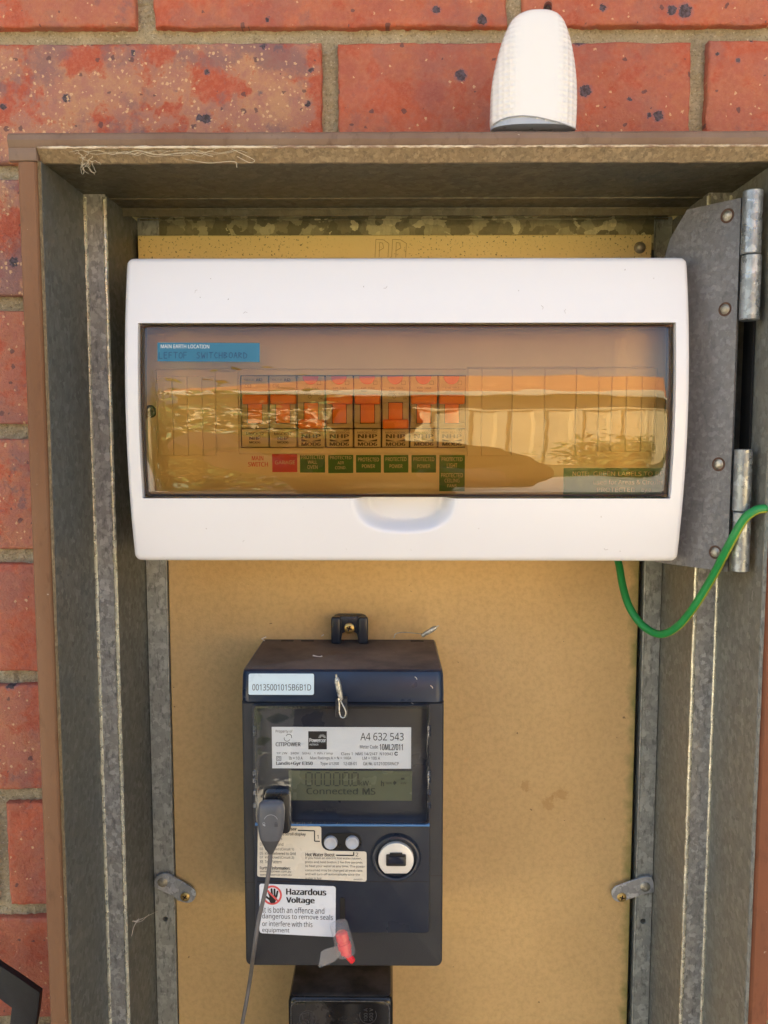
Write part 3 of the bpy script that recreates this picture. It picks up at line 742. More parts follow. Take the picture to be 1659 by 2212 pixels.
for (xa, xb_, za, zb2) in ((px0, px0+.0016, pz0, pz1), (px1-.0016, px1, pz0, pz1), (px0, px1, pz1-.0014, pz1), (px0, px1, pz0, pz0+.0014)):
    if zb2-za > .01:
        b.loft([[Vector((x, Yp(z)+dy, z)) for x, dy in ((xa, .0045), (xb_, .0045), (xb_, .009), (xa, .009))] for z in [za+(zb2-za)*i/n for i in range(n+1)]])
    else: b.box(xa, xb_, Yp(za)+.0020, Yp(za)+.008, za, zb2)
b.build('door_edge', M['amber_edge'], pane)
# inner escutcheon, breakers and labels
YE = -.021; YK = -.0265
b = MB(); zt_, zb_ = Z(810.5, YE), Z(968, YE); ox0, ox1 = X(519.5, 880, YE), X(1006.5, 880, YE)
ex0, ex1, ez0, ez1 = cx0+.006, cx1-.006, wz0-.008, wz1+.008
b.box(ex0, ox0, YE, YE+.003, ez0, ez1); b.box(ox1, ex1, YE, YE+.003, ez0, ez1); b.box(ox0, ox1, YE, YE+.003, zt_, ez1); b.box(ox0, ox1, YE, YE+.003, ez0, zb_)
b.build('escutcheon', M['inner'], sw, False)
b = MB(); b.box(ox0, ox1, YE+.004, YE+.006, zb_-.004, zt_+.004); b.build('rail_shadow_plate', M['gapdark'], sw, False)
def plate(u0, v0, u1, v1, th=.0012, name='blanking_plate'):
    x0, x1, z0, z1 = uvrect(u0, v0, u1, v1, YE); b = MB(); b.box(x0, x1, YE-th, YE-.0001, z0, z1, .0003, 1); return b.build(name, M['inner'], sw, False)
for a, c_ in ((342, 374), (375, 406), (407, 438), (439, 466)): plate(a, 813, c_, 985)
for a, c_ in ((468, 516),): plate(a, 803, c_, 975, .002)
for a, c_ in ((1010, 1039), (1040.5, 1104), (1105.5, 1174), (1175.5, 1242), (1243.5, 1290)): plate(a, 797, c_, 985)
for a, c_ in ((1292, 1318), (1319.5, 1350), (1351.5, 1383), (1385, 1412)): plate(a, 813, c_, 975)
# channel rims: thin raised ridge round the rail opening
b = MB()
for (u0, v0, u1, v1) in ((338, 796, 1008, 799), (338, 799, 340.5, 988), (517, 967, 1008, 981), (1009, 793, 1415, 795.5), (1414, 796, 1417, 978)):
    x0, x1, z0, z1 = uvrect(u0, v0, u1, v1, YE); b.box(x0, x1, YE-.0016, YE-.0001, z0, z1, .0004, 1)
b.build('channel_rim', M['inner'], sw, False)
ub = [520.5, 581, 641.5, 702.5, 763.5, 824, 885, 946, 1006.5]
bl = ['leftmost breaker, orange toggle up, without a test button', 'second breaker, orange toggle up, without a test button', 'third breaker, orange toggle down', 'fourth breaker', 'fifth breaker', 'sixth breaker, orange toggle down', 'seventh breaker', 'rightmost breaker above the ceiling fans label']
small = ['M6RCBS2032C', 'M6RCBS2032C', 'M6RCBS2032C', 'M6RCBS2030CAN', 'M6RCBS2030C', 'M6RCBS2030C', 'M6RCBS2030C', 'M6RCBS2030C']
for i in range(8):
    u0, u1 = ub[i]+1.3, ub[i+1]-1.3; um = (u0+u1)/2
    x0, x1, z0, z1 = uvrect(u0, 812, u1, 966, YK)
    b = MB(); b.box(x0, x1, YK, YE+.003, Z(925, YK), z1, .0004, 1, 0); b.box(x0, x1, YK-.0008, YE+.003, z0, Z(926.5, YK), .0004, 1, 1)
    # curved shoulder behind the toggle
    b.box(x0+.0002, x1-.0002, YK-.0022, YK, Z(914, YK), Z(869, YK), .0010, 2, 0)
    br_ = b.build('circuit_breaker', [M['breaker'], M['breaker_low']], sw, True, 30); br_['label'] = bl[i]
    down = i in (2, 5)
    YT = YK-.0032
    b = MB(); sx0, sx1, sz0, sz1 = uvrect(um-15, 870, um+15, 914 if not down else 916, YT); b.box(sx0, sx1, YT-.0002, YK-.0015, sz0, sz1, .0005, 2)
    v0, v1 = ((852, 873) if not down else (906, 926)); tx0, tx1, tz0, tz1 = uvrect(u0+1, v0, u1-1, v1, YT-.002)
    b.box(tx0, tx1, YT-.0028, YK-.0003, tz0, tz1, .0012, 3)
    b.build('toggle', M['orange'], br_)
    b = MB(); gx0, gx1, gz0, gz1 = uvrect(um-16, 869, um+16, 915 if not down else 917, YK-.0023); b.box(gx0, gx1, YK-.0024, YK-.0022, gz0, gz1); b.build('toggle_slot', M['gapdark'], br_, False)
    if i > 1:
        b = MB(); c = P(um-1, 812, YK); rr = X(um+17, 812, YK)-X(um, 812, YK)
        pts = [(c.x+rr*math.cos(a), z1-.0003+rr*1.02*math.sin(a)) for a in [math.pi+math.pi*t/16 for t in range(17)]]
        b.prism(pts, YK-.0012, YK+.0005, .0002, 1); b.build('test_button', M['red'], br_)
    k = Ink(); kt = Ink(); Yl = YK-.0008
    if i > 1:
        k.text('NHP', um-21, 938, um+21, 946.5, Yl, .03); k.poly([(um-21, 948.5), (um, 953.5), (um-21, 953.5)], Yl); k.poly([(um+21, 948.5), (um+21, 953.5), (um, 953.5)], Yl); k.text('MOD6', um-21, 955.5, um+21, 963, Yl, .03)
        k.text(small[i], um-22, 932.3, um+22, 936.6, Yl)
        if not down: k.text('OFF', um+10, 927, um+23, 931.2, Yl, .01)
        kt.text('C10  10kA' if i == 7 else 'C20  10kA', um-14, 836, um+16, 840, YK); kt.text('30mA', um-14, 843, um-2, 846.5, YK); 
        if down: kt.text('ON', um+16, 858, um+24, 863, YK, .01); kt.text('240V~ 50Hz', um-16, 849, um+22, 852.5, YK)
        kt.ring(um-3 if down else um-2, 857, 3, 3.8, YK, n=12)
        kt.line([(um+13, 823), (um+21, 823), (um+21, 831), (um+13, 831), (um+13, 823)], .7, YK)
    else:
        k.text('M6C632', um-19, 934, um+19, 940, Yl, .01); k.text('NHP', um-12, 943, um+12, 950, Yl, .03); k.text('MOD6', um-12, 953, um+12, 958, Yl, .03)
        kt.text('GkA' if i else 'GkA', um+2, 817, um+16, 824, YK, .02, mirror=True); kt.text('16-11-2004', um-24, 818, um-2, 822, YK, mirror=True); kt.text('C63' if i == 0 else 'C16', um-22, 830, um-8, 837, YK)
    k.build('lettering', M['ink_brown'], br_); kt.build('rating_print', M['ink_brown'], br_)
def label(u0, v0, u1, v1, m, lines_, ink, nm='circuit_label', lab=None, Y=YE, th=.00025, bold=0.0, tilt=0, r=.0003, par=None):
    yy = (lambda z: Y(z)-th) if callable(Y) else Y-th
    if callable(Y):
        x0, x1, z0, z1 = uvrect(u0, v0, u1, v1, yy); b = MB(); n = 12
        dz = (x1-x0)*math.tan(R(tilt))/2
        vs = []
        for j in range(n+1):
            for (x, s_) in ((x0, -1), (x1, 1)):
                z = z0+(z1-z0)*j/n+s_*dz; vs.append((x, yy(z), z))
        b.faces(vs, [(2*j, 2*j+1, 2*j+3, 2*j+2) for j in range(n)])
    else:
        x0, x1, z0, z1 = uvrect(u0, v0, u1, v1, yy); b = MB(); poly = rrect(x0, x1, z0, z1, r, 4)
        if tilt: poly = [(x, z+(x-(x0+x1)/2)*math.tan(R(tilt))) for x, z in poly]
        b.prism(poly, yy, Y+.00005 if th > .0001 else Y)
    o = b.build(nm, m, par or sw, False)
    if lab: o['label'] = lab
    if lines_:
        k = Ink()
        for ln in lines_: k.text(*ln[:5], yy, ln[5] if len(ln) > 5 else bold, tilt=tilt)
        k.build('lettering', ink, o)
    return o
label(529, 980, 585, 1021, M['inner'], [('MAIN', 544, 985, 569, 994.5, .012), ('SWITCH', 536, 998, 579, 1008, .012)], M['ink_red'], lab='white main switch label with red letters')
label(588, 980, 642, 1020, M['red_label'], [('GARAGE', 594, 995, 637, 1003)], M['ink_white'], lab='red garage label')
def g(u0, u1, L, v1=1021, tl=0): 
    um = (u0+u1)/2; out = []
    for t, a, c_, hw in L: out.append((t, um-hw, a, um+hw, c_))
    label(u0, 983, u1, v1, M['green_label'], out, M['ink_white'], lab='green label reading '+' '.join(x[0] for x in L).lower(), tilt=tl)
g(648, 702, [('PROTECTED', 983.5, 991.5, 24), ('WALL', 994.5, 1002, 10), ('OVEN', 1005, 1013, 11)])
g(709, 763, [('PROTECTED', 985.5, 992, 23), ('AIR', 996.5, 1003, 7), ('COND.', 1007, 1013.5, 12)], 1022, .6)
g(769, 823, [('PROTECTED', 988.5, 996.5, 22.5), ('POWER', 1003, 1011, 14)])
g(829, 882, [('PROTECTED', 988, 996, 22.5), ('POWER', 1003, 1011, 14)], 1021, .5)
g(889, 942, [('PROTECTED', 988, 996, 22.5), ('POWER', 1003, 1011, 14)], 1021)
g(949, 1004, [('PROTECTED', 988, 996, 22.5), ('LIGHT', 1001, 1010.5, 11), ('PROTECTED', 1022, 1031, 23.5), ('CEILING', 1034, 1042, 16), ('FANS', 1046, 1053, 10)], 1061)
label(1217, 1011, 1446, 1085, M['green_label'], [('NOTE:', 1237, 1018.5, 1272, 1028), ('GREEN LABELS TO BE', 1282, 1018.5, 1432, 1028), ('used for Areas & Circuits', 1282, 1036, 1432, 1046), ('PROTECTED', 1290, 1053, 1372, 1062), ('by a', 1386, 1053, 1406, 1064), ('Residual Current Device', 1282, 1069, 1440, 1078)], M['ink_white'], 'note_label', 'green note label in the lower right corner')
label(340, 740, 561, 781, M['cyan_label'], [('MAIN EARTH LOCATION', 347.5, 744, 452, 752)], M['ink_white'], 'earth_label', 'blue main earth location sticker', Y=Yp, th=.0003, tilt=-.35)
k = Ink()
hand = {'L': [[(0, 1), (0, 0), (.8, 0)]], 'E': [[(.8, 1), (0, 1), (0, 0), (.8, 0)], [(0, .55), (.7, .55)]], 'F': [[(.8, 1), (0, 1), (0, 0)], [(0, .55), (.7, .55)]], 'T': [[(-.1, 1), (1, .95)], [(.45, 1), (.4, 0)]],
        'O': [[(.5, 1), (.1, .75), (.05, .25), (.5, 0), (.9, .25), (.9, .75), (.5, 1)]], 'S': [[(.85, .9), (.4, 1), (.1, .75), (.8, .35), (.5, 0), (0, .1)]], 'W': [[(0, 1), (.2, 0), (.5, .6), (.75, 0), (1, 1)]],
        'I': [[(.4, 1), (.4, 0)]], 'C': [[(.9, .85), (.4, 1), (.05, .5), (.4, 0), (.9, .15)]], 'H': [[(0, 1), (0, 0)], [(.8, 1), (.8, 0)], [(0, .5), (.8, .5)]], 'B': [[(0, 0), (0, 1), (.7, .85), (.1, .52), (.85, .25), (0, 0)]],
        'A': [[(0, 0), (.45, 1), (.9, 0)], [(.2, .4), (.7, .4)]], 'R': [[(0, 0), (0, 1), (.75, .8), (.05, .5), (.85, 0)]], 'D': [[(0, 0), (0, 1), (.85, .6), (.7, .1), (0, 0)]]}
u = 344
for ch in 'LEFTOF  SWITCHBOARD':
    wd = 8.2 if ch != 'I' else 4
    if ch == ' ': u += 8.5; continue
    for st in hand[ch]: k.line([(u+x*wd, 774-y*13+random.uniform(-.4, .4)) for x, y in st], 1.5, lambda z: Yp(z)-.0003)
    u += wd+2.4
k.build('handwriting', M['ink_pen'], pane)
b = MB(); c = P(325, 889, YE); b.lathe((c.x, c.z), [(.00001, YE-.001), (.0030, YE-.001), (.0038, YE-.0022), (.0042, YE-.0002)], 24); b.build('cover_screw', M['gapdark'], sw)
rs_ = random.Random(9); b = MB()
for i in range(16):
    u_, v_ = rs_.uniform(290, 1470), rs_.choice((rs_.uniform(575, 690), rs_.uniform(1085, 1200)))
    if 750 < u_ < 1000 and v_ > 1080: continue
    a_ = rs_.uniform(0, 6.3); l_ = rs_.choice((1.2, 2, 3, 6)); pp = [P(u_, v_, lambda z: Yc(z)+.00002), P(u_+l_*math.cos(a_), v_+l_*math.sin(a_), lambda z: Yc(z)+.00002), P(u_+l_*1.5*math.cos(a_+.5), v_+l_*1.5*math.sin(a_+.5), lambda z: Yc(z)+.00002)]
    b.tube(pp, .00012 if l_ > 2 else .0002, 5)
o = b.build('scuffs', simple('grey_scuff', (.35, .32, .30), .6, 0, 0), sw); o['kind'] = 'stuff'
# enclosure base behind the cover
b = MB(); b.box(cx0+.004, cx1-.004, .0302, YU-.0004, cz0+.004, cz1-.004); b.box(cx0+.003, cx1-.003, -.006, .0300, ez0-.002, ez0-.001) if False else None; b.build('base', M['inner'], sw, False)

# ------------------------------------------------------------------ door hinge
hg = thing('door_hinge', 'long grey steel hinge plate with round barrels beside the white switchboard', 'hinge', P(1580, 1230, -.05))
a = P(1601, 427, -.053); c_ = P(1571, 1235, -.053)
dirp = Vector((-.030, .036, 0)).normalized(); nrm = Vector((dirp.y, -dirp.x, 0)).normalized()
if nrm.y > 0: nrm = -nrm
xr = (a.x+c_.x)/2; W = .052
def hp(s_, z, o_=0): return Vector((xr, -.053, z))+dirp*s_-nrm*o_
zt_, zb_ = a.z, c_.z
out = [(0, zb_), (0, zt_), (.036, zt_), (.0475, zt_-.016), (W, zt_-.03), (W, zb_)]
b = MB(); n = len(out); vs = [hp(s_, z) for s_, z in out]+[hp(s_, z, .0022) for s_, z in out]
b.faces(vs, [tuple(range(n)), tuple(range(2*n-1, n-1, -1))]+[(i, i+n, (i+1) % n+n, (i+1) % n) for i in range(n)]); b._bev(b.bm.faces[:], .0004, 1)
b.build('hinge_leaf', M['leaf_steel'], hg, True, 20)
def on_leaf(u, v):
    d = ray(u, v); p0 = hp(0, 1.5); t = (p0-CAM).dot(nrm)/d.dot(nrm); return CAM+d*t
for (u, v, r, m) in ((1571, 466, .0036, 'dome'), (1566, 668, .0035, 'dome'), (1552, 1003, .0036, 'dome'), (1545, 1193, .0035, 'dome')):
    p = on_leaf(u, v); q_ = nrm.to_track_quat('-Y', 'Z').to_matrix().to_4x4()
    b = MB(); b.lathe((0, 0), [(.00001, -.0016), (.0012, -.00155), (r*.62, -.0011), (r*.85, -.0003), (r, .0002)], 24, 0, Matrix.Translation(p) @ q_)
    b.build('rivet', M['dome'], hg, True, 60)
    b = MB(); b.lathe((0, 0), [(r*.98, -.00015), (r*1.22, -.0002), (r*1.25, .0001)], 24, 0, Matrix.Translation(p) @ q_)
    b.build('rivet_ring', simple('rust_ring', (.10, .05, .03), .7, .2, .2, 300) if 'rring' not in M else M['rring'], hg, True)
def barrel(u, v0, v1, r, m):
    Yk = -.060; vm = (v0+v1)/2; p = P(u, vm, Yk); b = MB(); z0, z1 = Z(v1, Yk), Z(v0, Yk)
    n = 14
    b.tube([(p.x, Yk, z0), (p.x, Yk, z0+.0005)]+[(p.x, Yk, z0+.0005+(z1-z0-.001)*i/n) for i in range(1, n)]+[(p.x, Yk, z1-.0005), (p.x, Yk, z1)], [r*.9]+[r]*(n+1)+[r*.9], 28)
    return b.build('barrel', m, hg, True, 40)
barrel(1624, 414, 551, .0058, M['knuckle']); barrel(1621, 553, 693, .0058, M['knuckle']); barrel(1604, 970, 1103, .0053, M['knuckle']); barrel(1601, 1105, 1233, .0053, M['knuckle'])
for (u, v0, v1) in ((1609, 430, 690), (1588, 985, 1230)):
    x0, x1, z0, z1 = uvrect(u-4, v0, u+16, v1, -.056); b = MB(); b.box(x0, x1, -.0565, -.0555, z0, z1); b.build('hinge_strap', M['knuckle'], hg, False)

# ------------------------------------------------------------------ earth wire
pw = [(1322, 1180, .050), (1336, 1215, .036), (1345, 1265, .022), (1360, 1312, .010), (1388, 1351, .0), (1425, 1370, -.012), (1463, 1354, -.024), (1500, 1310, -.036), (1540, 1245, -.048), (1575, 1178, -.062), (1606, 1124, -.069), (1630, 1104, -.0715), (1650, 1099, -.0715), (1672, 1101, -.0700)]
pts = catmull([P(u, v, y) for u, v, y in pw], 8)
b = MB(); nW = len(pts); b.tube(pts, .0027, 14)
fl = list(b.bm.faces); im = int(nW*.55)
best = max(range(14), key=lambda k: (fl[im*14+k].calc_center_median()-pts[im]).dot(Vector((.62, -.35, -.70))))
for idx, f in enumerate(fl[:-2]):
    i, kk = divmod(idx, 14); t_ = i/nW; dk = (kk-best+7) % 14-7
    f.material_index = 1 if (t_ > .22 and -1 <= dk <= (1 if t_ < .85 else 2)) else 0
o = b.build('earth_wire', [M['wire_g'], M['wire_y']], None, True, 80); tag(o, 'green and yellow earth wire looping from the switchboard to the hinge side', 'wire')

# ------------------------------------------------------------------ electricity meter
YM = -.020; YMB = .0695
mt = thing('electricity_meter', 'dark navy electricity meter with display and stickers on the hardboard panel', 'electricity meter', P(740, 2088, YM))
x0, x1 = X(525.5, 1760, YM), X(957.5, 1760, YM); z0, z1 = Z(2089, YM), Z(1446, YM)
zs_ = Z(1516, YM)
b = MB(); b.prism(rrect(x0, x1, z0, zs_-.0004, 0, 6, (.0045, .0045, .0, .0)), YM, YMB, .0022, 3); b.build('housing', M['meter'], mt, True, 30)
# lower skirt slopes back slightly: the terminal cover
# top shell with dusty top face and tilted front band
xa, xb_ = x0-.0003, x1+.0001; rr = .006
b = MB()
ztb = Z(1379, YMB)
def ringat(z, yf, inset): 
    out = []; X0, X1 = xa+inset, xb_-inset
    for (cx, a0) in ((X0+rr, 180), (X1-rr, 270)):
        for i in range(7): a = R(a0+90*i/6); out.append(Vector((cx+rr*math.cos(a), yf+rr+rr*math.sin(a), z)))
    out += [Vector((X1-.001, YMB, z)), Vector((X0+.001, YMB, z))]; return out
zst = Z(1448, YM+.003)
b.loft([ringat(zs_, YM-.0004, 0), ringat(zs_+.0045, YM-.0006, 0), ringat(zst-.004, YM+.0018, .0002), ringat(zst-.0012, YM+.0030, .0007), ringat(zst, YM+.0055, .002)])
for f in b.bm.faces:
    f.material_index = 1 if f.normal.z > .9 or f.calc_center_median().z > zst-.0002 else 0
b.build('top_shell', [M['sky_navy_band'], M['dusty']], mt, True, 40)
# mounting tab on top
b = MB(); ytab = .058
poly = upoly([(716, 1390), (716, 1345), (721, 1335), (730, 1332), (780, 1332), (789, 1335), (794, 1345), (794, 1390), (775, 1390), (771, 1369), (763, 1364), (747, 1364), (739, 1369), (735, 1390)], ytab)
b.prism(poly, ytab, YMB, .0006, 2)
for (ua, ub_) in ((715, 736), (773, 795)):
    tx0, tx1, tz0, tz1 = uvrect(ua, 1334, ub_, 1392, ytab-.004); b.box(tx0, tx1, ytab-.004, ytab+.002, tz0, tz1, .0018, 3)
b.build('mounting_tab', M['navy'], mt, True, 40)
def screw(name, u, v, Y, r, par, m=M['brass'], rot=20):
    c = P(u, v, Y); b = MB(); b.lathe((c.x, c.z), [(.00001, Y-.0013), (r*.4, Y-.0013), (r*.8, Y-.0011), (r, Y-.0005), (r, Y)], 24)
    o = b.build(name, m, par, True, 50); b = MB()
    for a in (rot, rot+90):
        Mm = Matrix.Translation((c.x, 0, c.z)) @ Matrix.Rotation(R(a), 4, 'Y'); b.box(-r*.55, r*.55, Y-.0015, Y-.00125, -r*.13, r*.13, M=Mm)
    b.build('cross_slot', M['gapdark'], o, False); return o
screw('screw', 754.5, 1357, ytab-.0002, .0040, mt)
# raised front plate
YQ = YM-.0022
b = MB(); fx0, fx1, fz0, fz1 = uvrect(548, 1522, 928, 2016, YQ, 1760); b.prism(rrect(fx0, fx1, fz0, fz1, .0022, 4), YQ, YM+.0005, .0009, 2)
b.build('front_plate', M['navy'], mt, True, 30)
k = Ink(); k.bar(556, 1904, 926, 1905.2, YQ, 0); k.bar(528, 1905, 548, 1906, YM, 0); k.bar(929, 1891, 955, 1892, YM, 0); k.build('seam', M['gapdark'], mt)
# clear window housing
YW = YQ-.0075
b = MB(); x_0, x_1, z_0, z_1 = uvrect(551, 1526, 927, 1781, YW, 1660)
fr_ = rrect(x_0, x_1, z_0, z_1, .0025, 4)
b.faces([(x, YW, z) for x, z in fr_], [tuple(range(len(fr_)))], 0); clear = b.build('clear_window', M['clear'], mt, False)
b = MB(); inn = rrect(x_0+.0016, x_1-.0016, z_0+.0016, z_1-.0016, .0015, 4); n = len(fr_)
vs = [(x, YW-.0001, z) for x, z in fr_]+[(x, YW-.0001, z) for x, z in inn]+[(x, YQ-.0001, z) for x, z in fr_]
b.faces(vs, [(i, (i+1) % n, (i+1) % n+n, i+n) for i in range(n)]+[(i, i+2*n, (i+1) % n+2*n, (i+1) % n) for i in range(n)])
for (u, side) in ((550, -1), (927, 1)):
    for v in (1573, 1585, 1670, 1686, 1712, 1740):
        c = P(u, v, YW); b.box(c.x-.0013, c.x+.0013, YW-.0006, YW+.002, c.z-.0016, c.z+.0016, .0003, 1)
b.build('window_rim', M['clear_edge'], clear, True)
b = MB(); c0, c1 = P(551, 1782, YW), P(928, 1782, YW); b.tube([(c0.x, YW+.001, c0.z), (c1.x, YW+.001, c0.z)], .0012, 10); b.build('bottom_edge', simple('blue_tinted_edge', (.10, .22, .42), .12, .2, .1, 40), clear)
# information label (square data code left out)
lb = label(587.5, 1571, 888, 1660.5, M['white_label'], None, None, 'info_label', 'white rating plate behind the clear window', Y=YQ, par=mt, r=.0001)
Yi = YQ-.00025; k = Ink()
def T(s_, u0, v0, u1, v1, bd=0.0, mi=0, **kw): k.text(s_, u0, v0, u1, v1, Yi, bd, mi, **kw)
T('Property of', 595.5, 1577, 632, 1585); T('CITIPOWER', 595.5, 1604, 649.5, 1612.5, .012)
k.ring(620, 1595, 5.5, 6.6, Yi, a0=20, a1=200, n=14); k.ring(624, 1592, 5.5, 6.8, Yi, a0=200, a1=380, n=14)
k.bar(666, 1579.5, 706, 1618.5, Yi); k.text('Powercor', 668.5, 1595, 704.5, 1603.5, Yi, .02, 1, off=.0002); k.text('AUSTRALIA', 668.5, 1606.5, 688, 1610.5, Yi, .01, 1, off=.0002)
for a in range(-170, -5, 20): k.line([(696+3.5*math.cos(R(a)), 1594+3.5*math.sin(R(a))), (696+8.5*math.cos(R(a)), 1594+8.5*math.sin(R(a)))], .7, Yi, 1, .0002)
T('A4 632 543', 778.5, 1583, 872, 1599.5, .0); T('Meter Code', 777.5, 1609, 816, 1617); T('10ML2/011', 820, 1607, 870, 1620.5, .010)
T('1P 2W   240V   50Hz   1 Wh / imp', 597.5, 1625, 719, 1631.5); T('Class 1  NMI 14/2/47  N10943', 737, 1625, 849, 1631.5); k.ring(856, 1628, 2.2, 4.2, Yi, a0=30, a1=330, n=16)
T('Ib = 10 A', 624, 1634.5, 654, 1641.5); T('Max Ratings A = N = 100A', 670, 1634.5, 759, 1642.5); T('LM = 100 A', 783, 1634.5, 821, 1641)
k.line([(597.5, 1634), (607, 1634), (607, 1642.5), (597.5, 1642.5), (597.5, 1633.6)], .9, Yi); k.line([(600, 1636.2), (604.6, 1636.2), (604.6, 1640.2), (600, 1640.2), (600, 1636)], .8, Yi)
T('Landis+Gyr E350', 596.5, 1645.5, 675.5, 1655, .016); T('Type U1200', 692, 1646.5, 732, 1654.5); T('12-08-01', 742, 1646, 770, 1653); T('Cat. No.', 785, 1646, 805, 1653, .006); T('U1210DSRNCP', 808, 1646.3, 861.5, 1653)
k.build('lettering', [M['ink'], M['white_label']], lb)
# serial label
lb = label(536.5, 1457.5, 678, 1501.5, M['blue_label'], [('00135001015B6B1D', 545, 1478.5, 672, 1492, .0)], M['ink'], 'serial_label', 'pale blue white serial number sticker', Y=lambda z: YM+.0006, par=mt) if False else None
Ysn = YM-.0012
b = MB(); sx0, sx1, sz0, sz1 = uvrect(536.5, 1457.5, 678, 1501.5, Ysn)
tl = math.atan2(.0026, .018)
zmid = sz0; Mt = Matrix.Translation((0, Ysn, sz0)) @ Matrix.Rotation(-tl, 4, 'X')
pol = rrect(sx0, sx1, 0, (sz1-sz0)/math.cos(tl), .0012, 4); b.prism(pol, -.0002, .0001, 0, M=Mt); lb = b.build('serial_label', M['blue_label'], mt, False); lb['label'] = 'pale blue white serial number sticker'
k = Ink(); k.text('00135001015B6B1D', 545, 1478.5, 672, 1492, lambda z: Ysn+(z-sz0)*math.tan(tl)-.0002, .0); k.build('lettering', M['ink'], lb)
# display
b = MB(); lx0, lx1, lz0, lz1 = uvrect(624, 1665, 890, 1729, YQ); b.box(lx0, lx1, YQ-.0003, YQ-.00005, lz0, lz1); ld = b.build('display', M['lcd'], mt, False)
k = Ink(); Yd = YQ-.0003
def seg0(u0, u1, v0=1669, v1=1697, tk=2.4):
    for (a, b_) in (((u0+2, v0), (u1-2, v0)), ((u0+2, v1), (u1-2, v1))): k.line([a, b_], tk, Yd)
    vm = (v0+v1)/2
    for u in (u0, u1):
        k.line([(u, v0+1.5), (u, vm-1)], tk, Yd); k.line([(u, vm+1), (u, v1-1.5)], tk, Yd)
for u0 in (661, 681, 701, 721, 740.5, 760.5): seg0(u0, u0+13)
k.bar(755.5, 1695.5, 758.5, 1698.5, Yd); k.text('kW', 776, 1686, 797, 1697, Yd, .0); k.text('h', 823, 1686, 829.5, 1698, Yd, .02); k.poly([(852, 1686), (857, 1691), (852, 1696), (849, 1691)], Yd); k.bar(866, 1680, 874, 1684, Yd); k.text('kW', 866, 1688, 878, 1694, Yd); k.text('rem', 834, 1690, 846, 1694, Yd)
k.text('Connected', 662, 1702, 773, 1716, Yd, .005); k.text('MS', 783, 1702.5, 811, 1716.5, Yd, .012)
k.build('digits', M['lcd_ink'], ld)
k = Ink(); k.text('kWh', 608, 1742, 632, 1752, YQ); k.bar(678, 1749, 698, 1752, YQ); k.text('kvarh', 704, 1743, 727, 1752, YQ); k.build('faint_lettering', M['mold'], mt)
# instruction label
Yl = YQ-.00025
cv = []
for i in range(9): a = R(180-90*i/8); cv.append((712+18*math.cos(a), 1821+18*math.sin(a)))
outl = [(557, 1784), (690, 1785.5), (693, 1787), (694, 1790), (694, 1817)]+[(694+18*(1-math.cos(R(t))), 1820+18*math.sin(R(t))) for t in (0, 20, 40, 60, 80, 90)]+[(787, 1839.5), (791, 1841), (792, 1845), (792, 1900), (790.5, 1903.5), (787, 1904.5), (560, 1894), (556.5, 1892.5), (555.5, 1889)]
b = MB(); b.prism(upoly(outl, Yl), Yl, YQ, 0); lb = b.build('instruction_label', M['cream_label'], mt, False); lb['label'] = 'cream instruction sticker around the two buttons'
k = Ink()
def T2(s_, u0, v0, u1, v1, bd=0.0): k.text(s_, u0, v0, u1, v1, Yl, bd, tilt=-.4)
T2('Read your Meter', 562, 1788, 641.5, 1796.5, .018); T2('Press button to scroll display', 562, 1799, 660.5, 1807, .008); T2('information', 562, 1809, 609, 1815, .005)
k.line([(643.5, 1793.5), (679.5, 1794.5), (679.5, 1817), (691, 1817.3)], 2.4, Yl); T2('1', 684.5, 1804, 688, 1812.5)
for s_, v in (('01  kW Demand', 1821), ('03  kWh Used (Circuit 1)', 1832), ('05  kWh Delivered to Grid', 1841), ('07  kWh Used (Circuit 2)', 1850), ('88  Test Pattern', 1859)): T2(s_, 561.5, v, {1821: 612, 1832: 635, 1841: 638.5, 1850: 635, 1859: 608}[v], v+6.6)
T2('Further Information:', 561.5, 1872.5, 627, 1879.5, .016); T2('www.citipower.com.au', 561.5, 1880.5, 628.5, 1887); T2('www.powercor.com.au', 561.5, 1889, 629.5, 1895-.5)
T2('Hot Water Boost', 660, 1843, 723, 1850.5, .018); k.line([(726, 1847.3), (764, 1847.8), (764, 1840.5)], 2.8, Yl); T2('2', 768, 1842, 774, 1850)
for s_, v, u1 in (('If you have an electric hot water heater,', 1851.5, 781), ('press and hold button 2 for five seconds', 1860.3, 783), ('to heat your water at any time. The power', 1869, 788), ('consumed may be charged at peak rate,', 1878, 784), ('and will turn off automatically once the', 1886.5, 777.5), ('water is hot.', 1895, 696)): T2(s_, 659.5, v, u1, v+6.4)
T2('849493CP', 764, 1898.5, 783, 1901.5); k.build('lettering', M['ink'], lb)
# buttons
b = MB(); bx0, bx1, bz0, bz1 = uvrect(697, 1800, 781, 1837, YQ); b.prism(rrect(bx0, bx1, bz0, bz1, .0054, 8), YQ-.0003, YQ, 0); b.build('button_recess', M['black'], mt, False)
for u in (714.5, 761):
    c = P(u, 1818.5, YQ); b = MB(); b.lathe((c.x, c.z), [(.00001, YQ-.0016), (.0026, YQ-.0018), (.0036, YQ-.0026), (.0043, YQ-.0024), (.0047, YQ-.0012), (.0047, YQ-.0002)], 32); b.build('button', M['btn'], mt)
